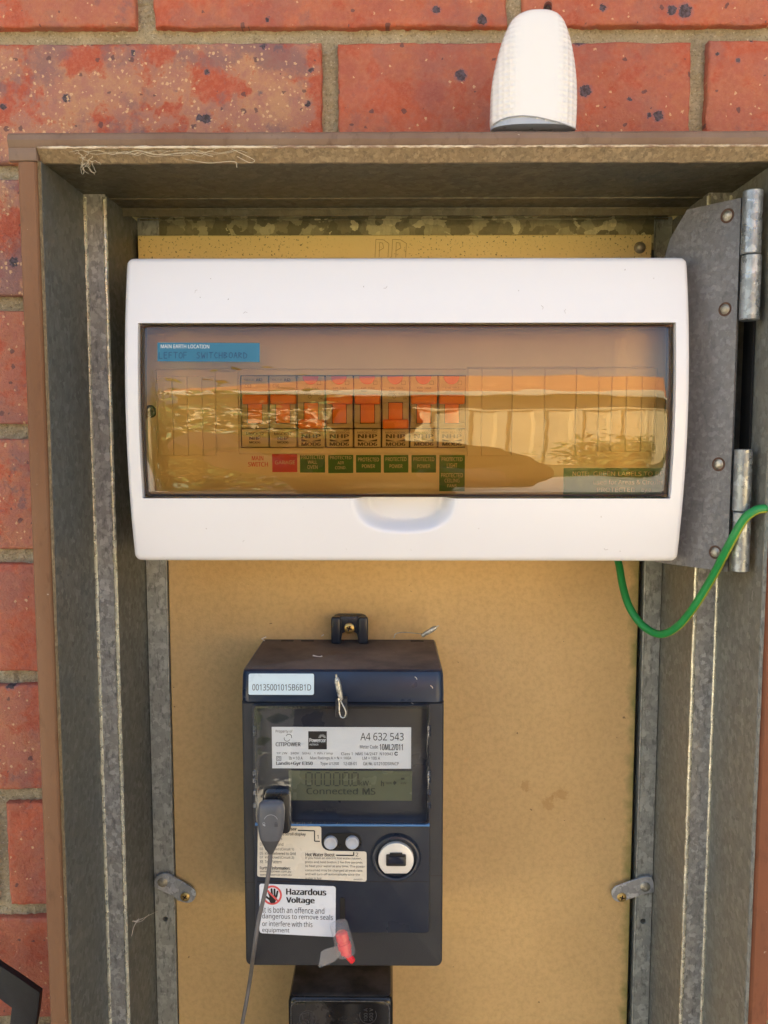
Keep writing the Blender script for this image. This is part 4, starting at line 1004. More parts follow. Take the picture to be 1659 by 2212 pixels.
# optical port
c = P(855.5, 1851, YQ)
b = MB(); b.lathe((c.x, c.z), [(.0135, YQ-.0004), (.0140, YQ-.0030), (.0148, YQ-.0034), (.0160, YQ-.0030), (.0166, YQ-.0018), (.0172, YQ)], 48); b.build('port_ring', M['navy'], mt)
b = MB(); b.lathe((c.x, c.z), [(.00001, YQ-.0002), (.0134, YQ-.0003)], 48); b.build('port_recess', M['black'], mt)
b = MB(); rD = .0121; pts = []
for i in range(41):
    a = R(-52+284*i/40); pts.append((c.x+rD*math.cos(a), c.z-.0006+rD*math.sin(a)))
b.prism(pts, YQ-.0036, YQ-.0002, .0004, 2); dk = b.build('port_disc', M['disc'], mt)
b = MB(); ppx0, ppx1, ppz0, ppz1 = uvrect(834, 1845, 877, 1869, YQ-.0036); b.prism(rrect(ppx0, ppx1, ppz0, ppz1, .0008, 3), YQ-.0050, YQ-.0037, .0003); tx0, tx1, tz0, tz1 = uvrect(842, 1841.5, 869, 1846, YQ-.0036); b.box(tx0, tx1, YQ-.0047, YQ-.0037, tz0, tz1); pk = b.build('socket', M['black'], dk)
b = MB(); a_, b_, c__, d_ = uvrect(839.5, 1850, 872, 1865, YQ-.005); b.prism(rrect(a_, b_, c__, d_, .0005, 2), YQ-.0056, YQ-.0050, .0002); b.build('socket_core', simple('navy_socket', (.01, .014, .03), .2, 0, 0), dk)
# hazard label
Yh = YQ-.0003
outl = [(564, 1909.3), (720, 1914.5), (724, 1916.5), (725.3, 1920), (724.6, 2020), (722.5, 2023), (719, 2024), (566, 2016), (562, 2014), (560.5, 2010), (560.3, 1913), (561.5, 1910.5)]
b = MB(); b.prism(upoly(outl, Yh), Yh, YQ, 0); lb = b.build('hazard_label', simple('white_warning_film', (.74, .77, .81), .3, 0, .02), mt, False); lb['label'] = 'white hazardous voltage warning sticker'
k = Ink()
def T3(s_, u0, v0, u1, v1, bd=0.0): k.text(s_, u0, v0, u1, v1, Yh, bd, 0, tilt=-1.0)
T3('Hazardous', 618, 1920, 705, 1934, .022); T3('Voltage', 618, 1938.5, 680, 1955, .022)
T3('It is both an offence and', 567, 1960.5, 700.5, 1973.5); T3('dangerous to remove seals', 566.5, 1975.5, 719, 1989.5); T3('or interfere with this', 566.5, 1991, 675, 2002.5); T3('equipment', 566.5, 2005.5, 625, 2017.5)
hu, hv = 588, 1933.5
k.ring(hu, hv, 16.8, 21, Yh, 1, n=40)
# black hand: palm, wrist, four fingers and thumb
def cap(p, q_, w_): 
    k.line([p, q_], w_, Yh, 0)
    for e in (p, q_): k.poly([(e[0]+w_/2*math.cos(R(t)), e[1]+w_/2*math.sin(R(t))) for t in range(0, 360, 40)], Yh, 0)
k.poly([(582, 1934), (598, 1934), (597, 1942), (594, 1951), (585, 1952), (581, 1944)], Yh, 0)
cap((584, 1936), (579.5, 1925), 4.4); cap((588, 1935), (586.5, 1920.5), 4.2); cap((593, 1935), (593, 1921), 4.2); cap((597, 1937), (599.5, 1925.5), 4); cap((583, 1943), (574, 1936), 4.2)
k.line([(574.5, 1920.5), (601.5, 1947)], 4, Yh, 1, .00022)
k.build('lettering', [M['ink'], M['ink_red']], lb)
# slot
b = MB(); s0, s1, s2, s3 = uvrect(734, 1939, 745.5, 1990, YQ); b.prism(rrect(s0, s1, s2, s3, .0015, 4), YQ-.0003, YQ-.00005); b.build('seal_slot', simple('deep_black', (.003, .003, .004), .6, 0, 0), mt, False)
# latch at the window head
b = MB(); s0, s1, s2, s3 = uvrect(725, 1507, 750, 1550, YW); b.prism(rrect(s0, s1, s2, s3, .0015, 4), YW-.002, YW+.004, .0008, 2); s0, s1, s2, s3 = uvrect(728, 1517, 747, 1535, YW); b.box(s0, s1, YW-.0042, YW-.0021, s2, s3, .0006, 2); b.build('latch', M['meter'], mt)
# small slots along the top back edge
for (u0, u1) in ((608, 634), (651, 678), (887, 915)):
    b = MB(); a0, a1, _, _ = uvrect(u0, 1379, u1, 1381, YMB-.004); b.box(a0, a1, YMB-.006, YMB-.0035, zst-.0002, zst+.0004); b.build('vent_slot', M['gapdark'], mt, False)

# ------------------------------------------------------------------ seals and debris
def seal(name, lab, uv0, uv1, Y0, loop, r=.0020):
    t = thing(name, lab, 'seal', P(*uv0, Y0)); a, c_ = P(*uv0, Y0), P(*uv1, Y0-.001); L = (c_-a)
    b = MB(); b.tube([a+L*x for x in (0, .06, .2, .5, .8, .94, 1)], [r*.55, r*.8, r*.85, r, r*.95, r*.7, r*.4], 12); b.build('ferrule', M['lead'], t)
    b = MB(); b.tube(catmull([P(*p) for p in loop], 8), .00045, 6)
    b.tube([c_-L*.02, c_+L*.14+Vector((.0004, 0, 0))], .0004, 6); b.tube([c_-L*.02, c_+L*.12-Vector((.0004, 0, 0))], .0004, 6); b.build('wire_loop', M['lead'], t); return t
seal('wire_seal', 'silver crimp seal with wire loop hanging at the head of the meter window', (737, 1512), (727, 1463), -.0325, [(734, 1510, -.0335), (741, 1524, -.035), (747, 1538, -.0355), (744, 1549, -.0355), (737, 1549, -.0355), (733, 1538, -.035), (733, 1522, -.034), (731, 1508, -.0335)])
seal('wire_seal', 'silver crimp seal with wire lying on top of the meter housing', (911, 1374), (943, 1354), .052, [(914, 1370, .052), (898, 1368, .056), (872, 1366, .058), (855, 1369, .060), (851, 1378, .058)])
ps = thing('plug_seal', 'clear plastic seal with red insert and cloudy tab hanging from the meter slot', 'seal', P(738, 2000, -.034))
a = P(731, 1993, -.033); c_ = P(749, 2062, -.036); L = c_-a
b = MB(); b.tube([a+L*x for x in (0, .03, .3, .95, 1)], [.0054, .0060, .0064, .0066, .0060], 20); b.build('clear_sleeve', M['frost'], ps)
b = MB(); b.tube([a+L*x for x in (.28, .34, .55, .57, .63, .65, .8, .82, .96)], [.0030, .0042, .0044, .0038, .0038, .0046, .0046, .0038, .0038], 16); e0 = a+L*.95; e1 = P(764, 2079, -.039)
b.tube([e0+(e1-e0)*x for x in (0, .5, .9, 1)], [.0026, .0023, .0021, .001], 12); b.build('red_insert', M['redseal'], ps)
b = MB(); b.prism(upoly([(729, 2044), (700, 2052), (693, 2057), (688, 2088), (693, 2090), (724, 2076), (730, 2068), (738, 2058)], -.034), -.0346, -.0334, .0003); b.build('tab', M['frost'], ps)
rd = random.Random(3)
def wisps(name, lab, cu, cv_, su, sv_, Y, n, m, r=.00012, seg=5, cat='cobweb', jag=1.0):
    b = MB()
    for _ in range(n):
        p = Vector((cu+rd.uniform(-su, su), cv_+rd.uniform(-sv_, sv_))); a = rd.uniform(0, 6.28); pts = []
        yy = Y+rd.uniform(-.003, .002)
        for i in range(seg):
            pts.append(P(p.x, p.y, yy+rd.uniform(-.0006, .0006))); a += rd.uniform(-1.1, 1.1)*jag; p += Vector((math.cos(a), math.sin(a)))*su*.35
        b.tube(catmull(pts, 3), r, 5)
    o = b.build(name, m, None); tag(o, lab, cat); return o
wisps('cobweb', 'clump of dusty cobweb under the left end of the top rim', 184, 349, 15, 9, YF-.001, 15, M['web'], .00012, 6)
b = MB()
for i in range(9):
    u_ = 150+i*34; L_ = [(u_+j*22+rd.uniform(-6, 6), 332+rd.uniform(-6, 8)+(abs(j-2)*-2), YF-.0015) for j in range(6)]; b.tube(catmull([P(*q_) for q_ in L_], 4), .00011, 5)
tag(b.build('cobweb', M['web'], None), 'long loose cobweb strands along the lip of the top rim', 'cobweb')
b = MB()
for L_ in ([(500, 322), (518, 330), (545, 343), (550, 348), (538, 351), (512, 338)], [(400, 344), (450, 352), (505, 349), (512, 362)], [(270, 332), (300, 325), (340, 334), (420, 330), (460, 338)]): b.tube(catmull([P(u, v, YF-.0015) for u, v in L_], 5), .00018, 5)
tag(b.build('cobweb', M['web'], None), 'hooked cobweb thread hanging mid rim left of the white sensor', 'cobweb')
b = MB()
for L_ in ([(341, 1968, .066), (320, 1978, .03), (300, 1988, .0), (286, 1990, -.003)], [(322, 1975, .03), (305, 1990, .0), (290, 1991, -.003)], [(300, 1984, 0), (290, 2000, -.003), (284, 2022, -.004)], [(318, 1980, .03), (296, 1988, 0)]): b.tube(catmull([P(*q_) for q_ in L_], 4), .00016, 5)
tag(b.build('cobweb', M['fluff'], None), 'pale cobweb strands beside the left retaining clip', 'cobweb')
b = MB(); b.tube(catmull([P(998, 386, -.02), P(1003, 378, -.03), P(1012, 371, -.03), P(1021, 370, -.03)], 5), .00018, 5); tag(b.build('dust_thread', M['fluff'], None), 'curled white thread hanging under the box soffit', 'thread')
b = MB(); b.tube(catmull([P(1648, 350, -.05), P(1655, 357, -.05), P(1668, 375, -.05)], 5), .0002, 5); tag(b.build('dust_thread', M['fluff'], None), 'pale thread in the upper right corner of the box', 'thread')
# bits of debris on the meter
b = MB()
for L_ in ([(676, 1416, 0.02), (690, 1419, .018), (696, 1417, .018)], [(979, 1405, .02)][:0]):
    if L_:
        b.tube(catmull([P(*q_) for q_ in L_], 4), .0005, 6)
for (u, v, Y) in ((892, 1520, YM-.0012), (899, 1464, YM+.001), (933, 1483, YM)): b.tube([P(u-3, v-2, Y), P(u, v, Y), P(u+2, v+4, Y)], .00022, 5)
for L_ in ([(575, 1376, .06), (565, 1380, .058), (572, 1384, .058)], [(695, 1374, .06), (699, 1371, .058)]): b.tube([P(*q_) for q_ in L_], .0004, 5)
tag(b.build('debris', M['fluff'], None), 'pale chips and fibres of dirt lying on the meter top', 'debris')

# ------------------------------------------------------------------ retaining clips
def clip(lab, pts, riv, scr, rot):
    Yp_ = YP-.0035; t = thing('retaining_clip', lab, 'clip', P(*riv, YP), 'metal clips holding the hardboard')
    b = MB(); b.prism(upoly(pts, Yp_), Yp_, Yp_+.0016, .0003, 1); b.build('plate', M['clip'], t)
    c = P(*riv, Yp_); b = MB(); b.lathe((c.x, c.z), [(.00001, Yp_-.0014), (.0016, Yp_-.0012), (.0032, Yp_-.0006), (.0042, Yp_+.0001)], 24); b.lathe((c.x, c.z), [(.0022, Yp_+.0016), (.0022, YP)], 16); b.build('rivet', M['dome'], t)
    screw('screw', scr[0], scr[1], Yp_, .0037, t, rot=rot)
def capsule(p, q_, w_, n=8, cut=False):
    d = math.atan2(q_[1]-p[1], q_[0]-p[0]); out = []
    for i in range(n+1): a = d-math.pi/2+math.pi*i/n; out.append((q_[0]+w_*math.cos(a), q_[1]+w_*math.sin(a)))
    for i in range(n+1): a = d+math.pi/2+math.pi*i/n; out.append((p[0]+w_*math.cos(a), p[1]+w_*math.sin(a)))
    return out
clip('zinc retaining clip with brass screw at the left edge of the hardboard', [(333, 1905), (337, 1895), (345, 1889), (355, 1887), (366, 1889)]+[(405+18*math.cos(R(a)), 1933+18*math.sin(R(a))) for a in (-65, -40, -15, 10, 35, 60, 85, 110)]+[(383, 1945), (374, 1936), (352, 1926), (333, 1917)], (351, 1906), (400, 1937), 35)
clip('zinc retaining clip with brass screw at the right edge of the hardboard', [(1412, 1905), (1408, 1895), (1398, 1893), (1384, 1896)]+[(1339+18*math.cos(R(a)), 1931+18*math.sin(R(a))) for a in (-110, -135, -160, 175, 150, 125, 100, 75)]+[(1390, 1932), (1414, 1928)], (1394, 1916), (1343, 1938), 10)

# ------------------------------------------------------------------ fuse holder under the meter
YFu = .000
fu = thing('service_fuse', 'glossy black fuse holder with rounded corners below the meter', 'fuse holder', P(735, 2212, .03))
fx0, fx1 = X(622, 2200, YFu), X(849, 2200, YFu); zt_ = Z(2155, YFu)
b = MB()
def fring(z, yf, ins, rr2=.004):
    out = []
    for (cx, a0) in ((fx0+ins+rr2, 180), (fx1-ins-rr2, 270)):
        for i in range(6): a = R(a0+90*i/5); out.append(Vector((cx+rr2*math.cos(a), yf+rr2+rr2*math.sin(a), z)))
    return out+[Vector((fx1-ins, YMB, z)), Vector((fx0+ins, YMB, z))]
b.loft([fring(zt_-.11, YFu, 0), fring(zt_-.006, YFu, 0), fring(zt_-.0025, YFu+.0004, .0006), fring(zt_-.0006, YFu+.002, .0018), fring(zt_, YFu+.005, .004)])
for f in b.bm.faces: f.material_index = 1 if f.calc_center_median().z > zt_-.0004 else 0
b.build('body', [M['bakelite'], M['bakelite_top']], fu, True, 40)
b = MB(); Yr = YFu-.0002; ring_o = rrect(fx0+.002, fx1-.0025, zt_-.12, zt_-.0025, .006, 6); ring_i = rrect(fx0+.0026, fx1-.0031, zt_-.1206, zt_-.0031, .0055, 6); n = len(ring_o)
b.faces([(x, Yr-.0003, z) for x, z in ring_o]+[(x, Yr-.0003, z) for x, z in ring_i]+[(x, Yr+.001, z) for x, z in ring_o], [(i, (i+1) % n, (i+1) % n+n, i+n) for i in range(n)]+[(i, i+2*n, (i+1) % n+2*n, (i+1) % n) for i in range(n)])
b.build('face_rim', simple('worn_black_rim', (.10, .095, .09), .25, 0, .3, 200), fu)
k = Ink(); k.ring(795, 2193, 17.5, 18.6, YFu, n=30, a0=-30, a1=200)
k.text('100 A', 786, 2178, 794, 2206, YFu, 0, rot=90); k.text('500 V', 798, 2178, 806, 2206, YFu, 0, rot=90); k.build('rating_marks', M['mold'], fu)
k = Ink(); k.ring(665, 2201, 17.5, 18.6, YFu, n=30)
for pth in ([(652, 2190), (661, 2188), (667, 2186), (667, 2194)], [(652, 2190), (655, 2203), (665, 2203), (667, 2210)], [(655, 2205), (667, 2216)], [(672, 2188), (672, 2214)], [(676, 2188), (676, 2214)]): k.line(pth, 1.1, YFu)
k.build('raised_emblem', M['mold'], fu)

# ------------------------------------------------------------------ optical reader plug and cable
op = thing('optical_reader', 'grey reader plug with thin cable hanging over the left of the meter window', 'sensor plug', P(587, 1780, YW))
b = MB(); s0, s1, s2, s3 = uvrect(572, 1710, 627, 1800, YW-.004); b.prism(rrect(s0, s1, s2, s3, .003, 4), YW-.006, YW-.0004, .0012, 2); b.build('pad', M['black'], op)
YO = YW-.0105
def oval(uc, v, hw, dp, n=24):
    c = P(uc, v, YO); w_ = X(uc+hw, v, YO)-c.x; out = []
    for i in range(n):
        a = 2*math.pi*i/n; ca, sa = math.cos(a), math.sin(a); e = .72
        out.append(Vector((c.x+w_*math.copysign(abs(ca)**e, ca), YO+dp*math.copysign(abs(sa)**e, sa), c.z)))
    return out
b = MB(); b.loft([oval(587, 1729, 16, .0015), oval(587, 1731, 22, .003), oval(586.5, 1736, 27, .0044), oval(586.5, 1748, 29, .0050), oval(586, 1770, 29, .0052), oval(585.5, 1790, 27.5, .0050), oval(585, 1808, 23.5, .0046), oval(584.7, 1811, 22.5, .0045)][::-1]); b.build('plug', M['plug'], op, True, 60)
b = MB(); b.loft([oval(584.7, 1810.5, 22.2, .0044), oval(584.5, 1820, 17.5, .0040), oval(584.5, 1831, 12, .0034), oval(585, 1838, 7.5, .0026), oval(585, 1843, 5.5, .0018)][::-1]); b.build('strain_relief', M['plug_dark'], op, True, 60)
k = Ink(); Yo = YO-.0056; k.ring(585, 1775, 14.5, 15.6, Yo, a0=-160, a1=-20, n=18); k.ring(570, 1779, 2, 3, Yo, n=10); k.line([(568, 1781), (573, 1784)], 3, Yo); k.build('icons', simple('pale_icon', (.34, .35, .37), .5, 0, 0), op)
k = Ink(); k.bar(593, 1780, 600, 1786, Yo); k.ring(596.5, 1779, 2.2, 3.2, Yo, a0=180, a1=360, n=10); k.build('lock_icon', simple('dark_icon', (.07, .07, .08), .5, 0, 0), op)
cp = catmull([P(585, 1838, YO), P(581, 1880, YO-.001), P(572, 1930, YO-.002), P(559, 1985, YO-.001), P(549, 2050, YO+.001), P(541, 2110, .0), P(531, 2170, .004), P(521, 2225, .008), P(512, 2300, .012)], 8)
b = MB(); b.tube(cp, .00145, 12); b.build('cable', M['cable'], op)

# ------------------------------------------------------------------ white wireless sensor on the box
YV = -.0615; vs_t = thing('wireless_sensor', 'white rounded wireless sensor with grey base standing on top of the meter box', 'sensor', P(1151, 285, YV))
edges = [(281, 1060, 1242.5), (272, 1058.5, 1243.5), (265, 1058, 1244), (240, 1058.7, 1245.3), (212, 1059.5, 1245.8), (185, 1062, 1245), (160, 1066, 1243), (135, 1071.5, 1240), (110, 1078, 1236), (88, 1085, 1231), (68, 1093, 1225), (54, 1100, 1219.5), (45, 1106.5, 1214), (38, 1115, 1207.5), (33, 1126, 1198), (30, 1142, 1186), (28.8, 1160, 1172)]
ring_ = []
def sil(v, i_=None):
    for (a, b_) in zip(edges, edges[1:]):
        if a[0] >= v >= b_[0]:
            t = (a[0]-v)/(a[0]-b_[0]); return a[1]+(b_[1]-a[1])*t, a[2]+(b_[2]-a[2])*t
n = 48; b = MB(); rgs = []
vsl = [283, 281, 277, 273, 269, 265, 261, 257, 253, 249, 240, 225, 205, 185, 160, 135, 110, 88, 68, 54, 45, 38, 33, 30, 28.8]
for v in vsl:
    l_, r_ = sil(min(v, 281)) if v > 28.8 else (1160, 1172)
    c0, c1 = P(l_, v, YV), P(r_, v, YV); w_ = (c1.x-c0.x)/2; cx = (c0.x+c1.x)/2; dp = .0125*(w_/.0262)**.55; rg = []
    for i in range(n):
        a = 2*math.pi*i/n; ca, sa = math.cos(a), math.sin(a)
        rg.append(Vector((cx+w_*math.copysign(abs(ca)**.8, ca), YV+dp*math.copysign(abs(sa)**.8, sa), c0.z)))
    rgs.append(rg)
b.loft(rgs[::-1])
xL_, xR_ = P(1058, 265, YV).x, P(1245, 265, YV).x
def wave(x):
    t = (x-xL_)/(xR_-xL_); pts = [(0, 264), (.1, 256), (.2, 252.5), (.35, 251.5), (.5, 254.5), (.7, 263), (.85, 269), (1, 273)]
    for (a, va), (c, vb) in zip(pts, pts[1:]):
        if a <= t <= c: return Z(va+(vb-va)*(t-a)/(c-a), YV-.012)
    return Z(264 if t < 0 else 273, YV-.012)
bmesh.ops.subdivide_edges(b.bm, edges=[e for e in b.bm.edges if e.calc_length() < .02 and min(v.co.z for v in e.verts) < Z(245, YV)], cuts=1) if False else None
# shape the parting line: snap nearest ring verts to the wave
for v in b.bm.verts: pass
geo = b.bm
for f in geo.faces:
    c = f.calc_center_median(); f.material_index = 1 if c.z < wave(c.x) else 0
b.build('shell', [M['pearl'], M['sensor_base']], vs_t, True, 60)
b = MB(); b.tube(catmull([P(1177, 40, -.052), P(1181, 26, -.050), P(1183, 17, -.046), P(1184, 12, -.030), P(1184, 14, -.012)], 5), .0026, 12); b.build('lead_boot', M['black'], vs_t)
k_ = MB(); pts = []
for i in range(41):
    x = xL_+.0012+(xR_-xL_-.0024)*i/40; w_ = (xR_-xL_)/2; t = (x-(xL_+xR_)/2)/w_
    pts.append((x, YV-.0127*(max(0, 1-abs(t)**2.5))**(1/2.5)-.0001, wave(x)))
k_.tube(pts, .00035, 6); k_.build('seam', simple('seam_grey', (.33, .35, .38), .4, 0, 0), vs_t)

# ------------------------------------------------------------------ black bracket at the lower left
b = MB(); Yk = -.030
b.prism(upoly([(-60, 2040), (0, 2087), (40, 2113), (86, 2145), (83, 2180), (77, 2216), (60, 2300), (5, 2300), (20, 2216), (24, 2178), (0, 2160), (-60, 2120)], Yk), Yk, Yk+.005, .0010, 2)
o = b.build('gate_bracket', M['armour'], None, True, 30); tag(o, 'black angular metal bracket in front of the bricks at lower left', 'bracket')

# ------------------------------------------------------------------ the yard behind the camera (seen in the reflections)
q = NM('cream_steel_fence', .45); q.color(q.mix(q.ramp(q.noise(5, 5), .3, .7), (.74, .57, .28), (.82, .66, .36))); M['fence'] = q.m
ft = thing('steel_fence', 'cream ribbed steel fence across the yard', 'fence', (0, -6.6, 0))
b = MB(); vs = []; xsF = []; x = -7.0
while x < 9:
    for dx, dy in ((0, 0), (.09, 0), (.115, .045), (.195, .045), (.22, 0)): xsF.append((x+dx, -6.6+dy))
    x += .31
vs = [(x, y, .04) for x, y in xsF]+[(x, y, 1.72) for x, y in xsF]; n = len(xsF)
b.faces(vs, [(i, i+1, i+1+n, i+n) for i in range(n-1)]); b.build('fence_panel', M['fence'], ft, False)
b = MB(); b.box(-7, 9.2, -6.64, -6.53, 1.72, 1.78, .01, 2); b.build('top_rail', M['fence'], ft)
hs = thing('house', 'cream house with terracotta tiled hip roof beyond the fence', 'house', (4, -10, 0))
b = MB(); b.box(-2.6, 11, -16, -10, 0, 2.55); b.build('wall', simple('cream_render', (.42, .34, .22), .8, 0, .08, 3), hs, False)
q = NM('terracotta_tiles', .75); wv = q.n('ShaderNodeTexWave'); wv.wave_type = 'BANDS'; wv.bands_direction = 'Z'; wv.inputs['Scale'].default_value = 3.2; wv.inputs['Distortion'].default_value = 1.5; q.l(q.co(), wv.inputs[0])
q.color(q.mix(wv.outputs['Fac'], (.46, .14, .06), (.70, .30, .13))); q.bump(wv.outputs['Fac'], .03); M['terra'] = q.m
b = MB(); b.faces([(-3.1, -9.5, 2.62), (11.5, -9.5, 2.62), (11.5, -16.5, 2.62), (-3.1, -16.5, 2.62), (.4, -13, 4.0), (8, -13, 4.0)], [(0, 1, 5, 4), (1, 2, 5), (2, 3, 4, 5), (3, 0, 4), (3, 2, 1, 0)]); b.build('roof', M['terra'], hs, False)
b = MB(); b.box(-3.15, 11.55, -9.5, -9.38, 2.44, 2.64, .02, 2); b.build('gutter', simple('cream_gutter', (.70, .62, .42), .4), hs)
b = MB(); b.box(3.2, 4.6, -10.0, -9.96, 1.0, 2.1); b.build('window', simple('dark_house_window', (.03, .04, .05), .1), hs, False)
# shrubs: many small leaves round branching stems
def shrub(cx, cy, h, rad, n, seed, lab, col):
    rr = random.Random(seed); t = thing('garden_shrub', lab, 'shrub', (cx, cy, 0), 'shrubs in the yard')
    b = MB(); tips = []
    for i in range(9):
        a = rr.uniform(0, 6.28); q0 = Vector((cx, cy, 0)); tip = Vector((cx+math.cos(a)*rad*rr.uniform(.3, .9), cy+math.sin(a)*rad*rr.uniform(.3, .9), h*rr.uniform(.6, .95)))
        mid = (q0+tip)/2+Vector((rr.uniform(-.1, .1), rr.uniform(-.1, .1), .1)); b.tube(catmull([q0, mid, tip], 4), [.022-.0018*j for j in range(9)], 6); tips += [mid, tip, (mid+tip)/2]
    b.build('stem', simple('shrub_bark', (.10, .07, .045), .8), t)
    vs, fs = [], []
    for i in range(n):
        c = rr.choice(tips)+Vector((rr.gauss(0, rad*.28), rr.gauss(0, rad*.28), rr.gauss(0, h*.14)))
        if c.z < .05: c.z = .1
        d = Vector((rr.gauss(0, 1), rr.gauss(0, 1), rr.gauss(0, .6))).normalized(); s_ = d.cross(Vector((rr.gauss(0, 1), rr.gauss(0, 1), rr.gauss(0, 1)))).normalized(); L = rr.uniform(.05, .11); k0 = len(vs)
        vs += [c, c+d*L*.5+s_*L*.22, c+d*L, c+d*L*.5-s_*L*.22]; fs.append((k0, k0+1, k0+2, k0+3))
    me = bpy.data.meshes.new('foliage'); me.from_pydata(vs, [], fs); q = NM('shrub_leaves', .4, 0, col)
    q.color(q.mix(q.ramp(q.noise(9, 3), .35, .65), tuple(c*.7 for c in col[:3]), tuple(c*1.5 for c in col[:3])))
    o = link('foliage', me, q.m, t, False)
shrub(-.95, -2.9, 1.75, .55, 5200, 11, 'tall yellow green shrub nearest the path', (.16, .20, .045))
shrub(-1.75, -3.4, 1.9, .6, 4200, 12, 'dark green shrub left of the yellow green one', (.09, .14, .03))
shrub(-.45, -4.3, 1.25, .5, 2600, 13, 'low shrub farthest from the wall', (.14, .17, .04))
shrub(1.55, -5.2, .95, .5, 2600, 14, 'small shrub in front of the steel fence on the right', (.20, .20, .05))
# photographer
pt = thing('person', 'person in a dark olive jacket holding a phone up to the open meter box', 'person', (-.03, -1.07, 0))
def skinned(name, joints, bones, m, root=0, lv=2):
    me = bpy.data.meshes.new(name); me.from_pydata([Vector(j[:3]) for j in joints], bones, []); o = bpy.data.objects.new(name, me); C.objects.link(o)
    o.modifiers.new('s', 'SKIN'); sm = o.modifiers.new('u', 'SUBSURF'); sm.levels = lv; sm.render_levels = lv
    if not me.skin_vertices:
        bpy.context.view_layer.objects.active = o
    for i, j in enumerate(joints):
        d = me.skin_vertices[0].data[i]; d.radius = (j[3], j[4] if len(j) > 4 else j[3]); d.use_root = (i == root)
    dg = bpy.context.evaluated_depsgraph_get(); ev = o.evaluated_get(dg); me2 = bpy.data.meshes.new_from_object(ev); bpy.data.objects.remove(o)
    return link(name, me2, m, pt, True, 80)
skin = simple('person_skin', (.52, .30, .22), .5, 0, .05, 30); cloth = simple('olive_jacket_cloth', (.060, .045, .028), .85, 0, .2, 60, .001); jeans = simple('dark_trousers', (.03, .035, .05), .85, 0, .15, 60); hair = simple('brown_hair', (.035, .022, .014), .6, 0, .3, 60)
px, py = -.03, -1.07
J = [(px, py, .88, .15, .11), (px, py, 1.05, .15, .10), (px, py, 1.20, .185, .11), (px, py, 1.305, .14, .09), (px, py+.01, 1.365, .055), (px, py+.02, 1.41, .055),
     (px-.19, py, 1.31, .085), (px-.31, py+.12, 1.39, .066), (px-.16, py+.34, 1.32, .040), (px-.083, py+.390, 1.315, .026),
     (px+.19, py, 1.30, .080), (px+.27, py+.12, 1.22, .060), (px+.13, py+.34, 1.27, .038), (px+.075, py+.390, 1.315, .026),
     (px-.09, py, .82, .095), (px-.10, py+.01, .44, .065), (px-.10, py-.01, .09, .045), (px-.10, py+.14, .04, .04),
     (px+.09, py, .82, .095), (px+.10, py+.01, .44, .065), (px+.10, py-.01, .09, .045), (px+.10, py+.14, .04, .04)]
Bn = [(0, 1), (1, 2), (2, 3), (3, 4), (4, 5), (3, 6), (6, 7), (7, 8), (8, 9), (3, 10), (10, 11), (11, 12), (12, 13), (0, 14), (14, 15), (15, 16), (16, 17), (0, 18), (18, 19), (19, 20), (20, 21)]
body = skinned('body', J, Bn, [cloth])
body.data.materials.append(skin); body.data.materials.append(jeans)
for p in body.data.polygons:
    c = p.center
    if c.z > 1.385 or c.y > py+.29: p.material_index = 1
    elif c.z < .85: p.material_index = 2
# head with face
b = MB(); hc = Vector((px, py+.03, 1.48)); bmesh.ops.create_uvsphere(b.bm, u_segments=40, v_segments=28, radius=1)
for v in b.bm.verts:
    x, y, z = v.co; w_ = .074*(1-.22*max(0, -z)**1.5); 
    X_, Y_, Z_ = x*w_, y*.092, z*.112
    if y > 0:   # face looks towards +Y
        Y_ += .022*math.exp(-((x/.13)**2+((z+.12)/.22)**2))*(1 if z < .15 else .5)*1.0
        Y_ -= .010*math.exp(-(((abs(x)-.38)/.17)**2+((z-.08)/.12)**2))
        Y_ += .006*math.exp(-((x/.3)**2+((z+.48)/.08)**2))-.004*math.exp(-((x/.3)**2+((z+.42)/.03)**2))
    v.co = hc+Vector((X_, Y_, Z_))
head = b.build('head', skin, pt, True, 180)
b = MB()
for s_ in (-1, 1): b.lathe((px+s_*.029, hc.z+.008), [(.00001, hc.y+.0835), (.006, hc.y+.083), (.010, hc.y+.079)], 12)
b.build('eye', simple('eye_dark', (.05, .04, .035), .2, 0, 0), head)
b = MB()
for s_ in (-1, 1): b.tube([(px+s_*.072, hc.y-.005, hc.z+.022), (px+s_*.082, hc.y-.010, hc.z+.012), (px+s_*.080, hc.y-.006, hc.z-.010), (px+s_*.072, hc.y, hc.z-.022)], .007, 8)
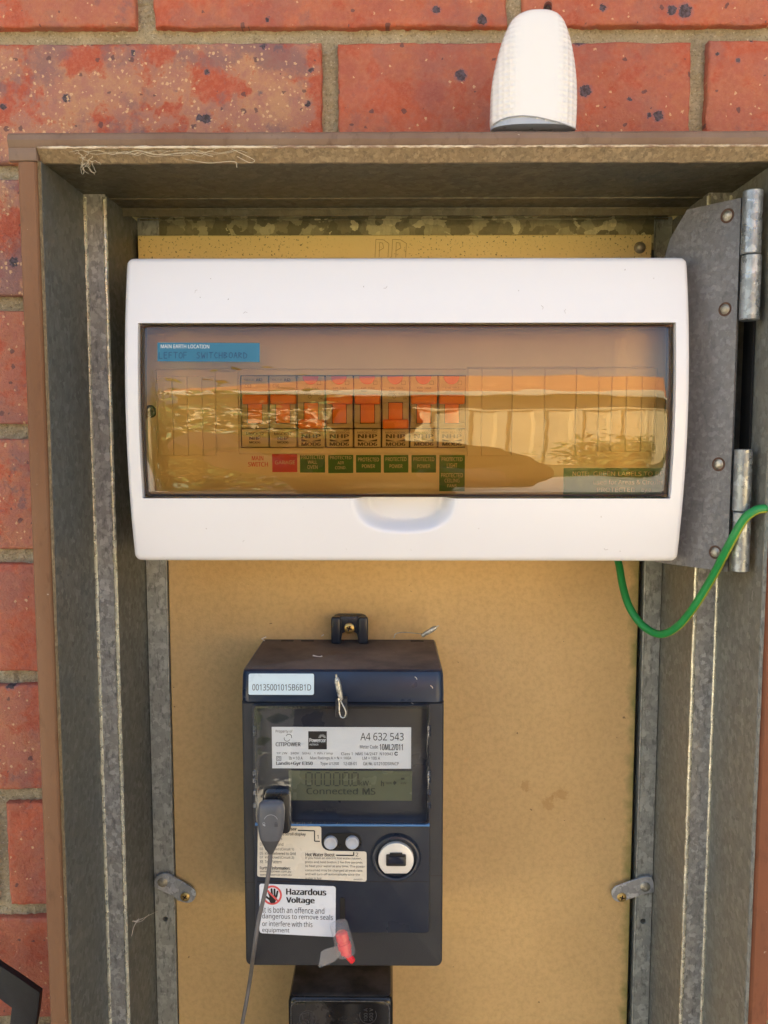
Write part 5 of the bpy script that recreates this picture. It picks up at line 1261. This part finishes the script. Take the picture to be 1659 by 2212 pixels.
b.build('ear', skin, head)
b = MB(); bmesh.ops.create_uvsphere(b.bm, u_segments=32, v_segments=20, radius=1)
for v in b.bm.verts:
    x, y, z = v.co; f = noise.noise(v.co*6)*.004
    v.co = hc+Vector((x*(.082+f), y*(.098+f)-.012, z*(.112+f)+.014)); 
bmesh.ops.delete(b.bm, geom=[v for v in b.bm.verts if (v.co.y > hc.y+.035 and v.co.z < hc.z+.062) or v.co.z < hc.z-.055], context='VERTS'); b.build('hair', hair, pt, True, 180)
# hands: palm plus five skinned digits each, closed on the phone's edges
def hand_(s_, wx, wy, wz, ex):
    J = [(wx, wy, wz, .024, .016), (wx+s_*.008, wy+.035, wz+.035, .034, .014), (wx+s_*.010, wy+.055, wz+.062, .034, .012)]; Bn = [(0, 1), (1, 2)]
    for f, (dx, ln) in enumerate(((-.024, .85), (-.008, 1.0), (.009, .95), (.024, .75))):
        bx_, by_, bz_ = wx+s_*.016, wy+.060, wz+.040+f*.017; i = len(J)
        J += [(bx_, by_, bz_, .0092), (bx_-s_*.016*ln, by_+.020, bz_+.004, .0084), (bx_-s_*.040*ln, by_+.022, bz_+.006, .0074)]; Bn += [(2, i), (i, i+1), (i+1, i+2)]
    i = len(J); J += [(wx-s_*.014, wy+.030, wz+.040, .0115), (wx-s_*.028, wy+.024, wz+.062, .0100), (wx-s_*.034, wy+.026, wz+.086, .0085)]; Bn += [(1, i), (i, i+1), (i+1, i+2)]
    return skinned('hand', J, Bn, skin, 0, 1)
hand_(-1, px-.083, py+.385, 1.325, 0); hand_(1, px+.075, py+.385, 1.325, 0)
ph = thing('smartphone', 'black smartphone held upright in both hands', 'phone', (px-.04, -.64, 1.36))
b = MB(); b.prism(rrect(px-.042, px+.034, 1.352, 1.492, .010, 5), -.640, -.632, .002, 2); b.build('case', M['black'], ph)
b = MB(); b.prism(rrect(px-.039, px+.031, 1.355, 1.489, .008, 5), -.6412, -.6402, 0); b.build('screen', simple('phone_screen_glass', (.02, .02, .025), .08, 0, 0), ph)
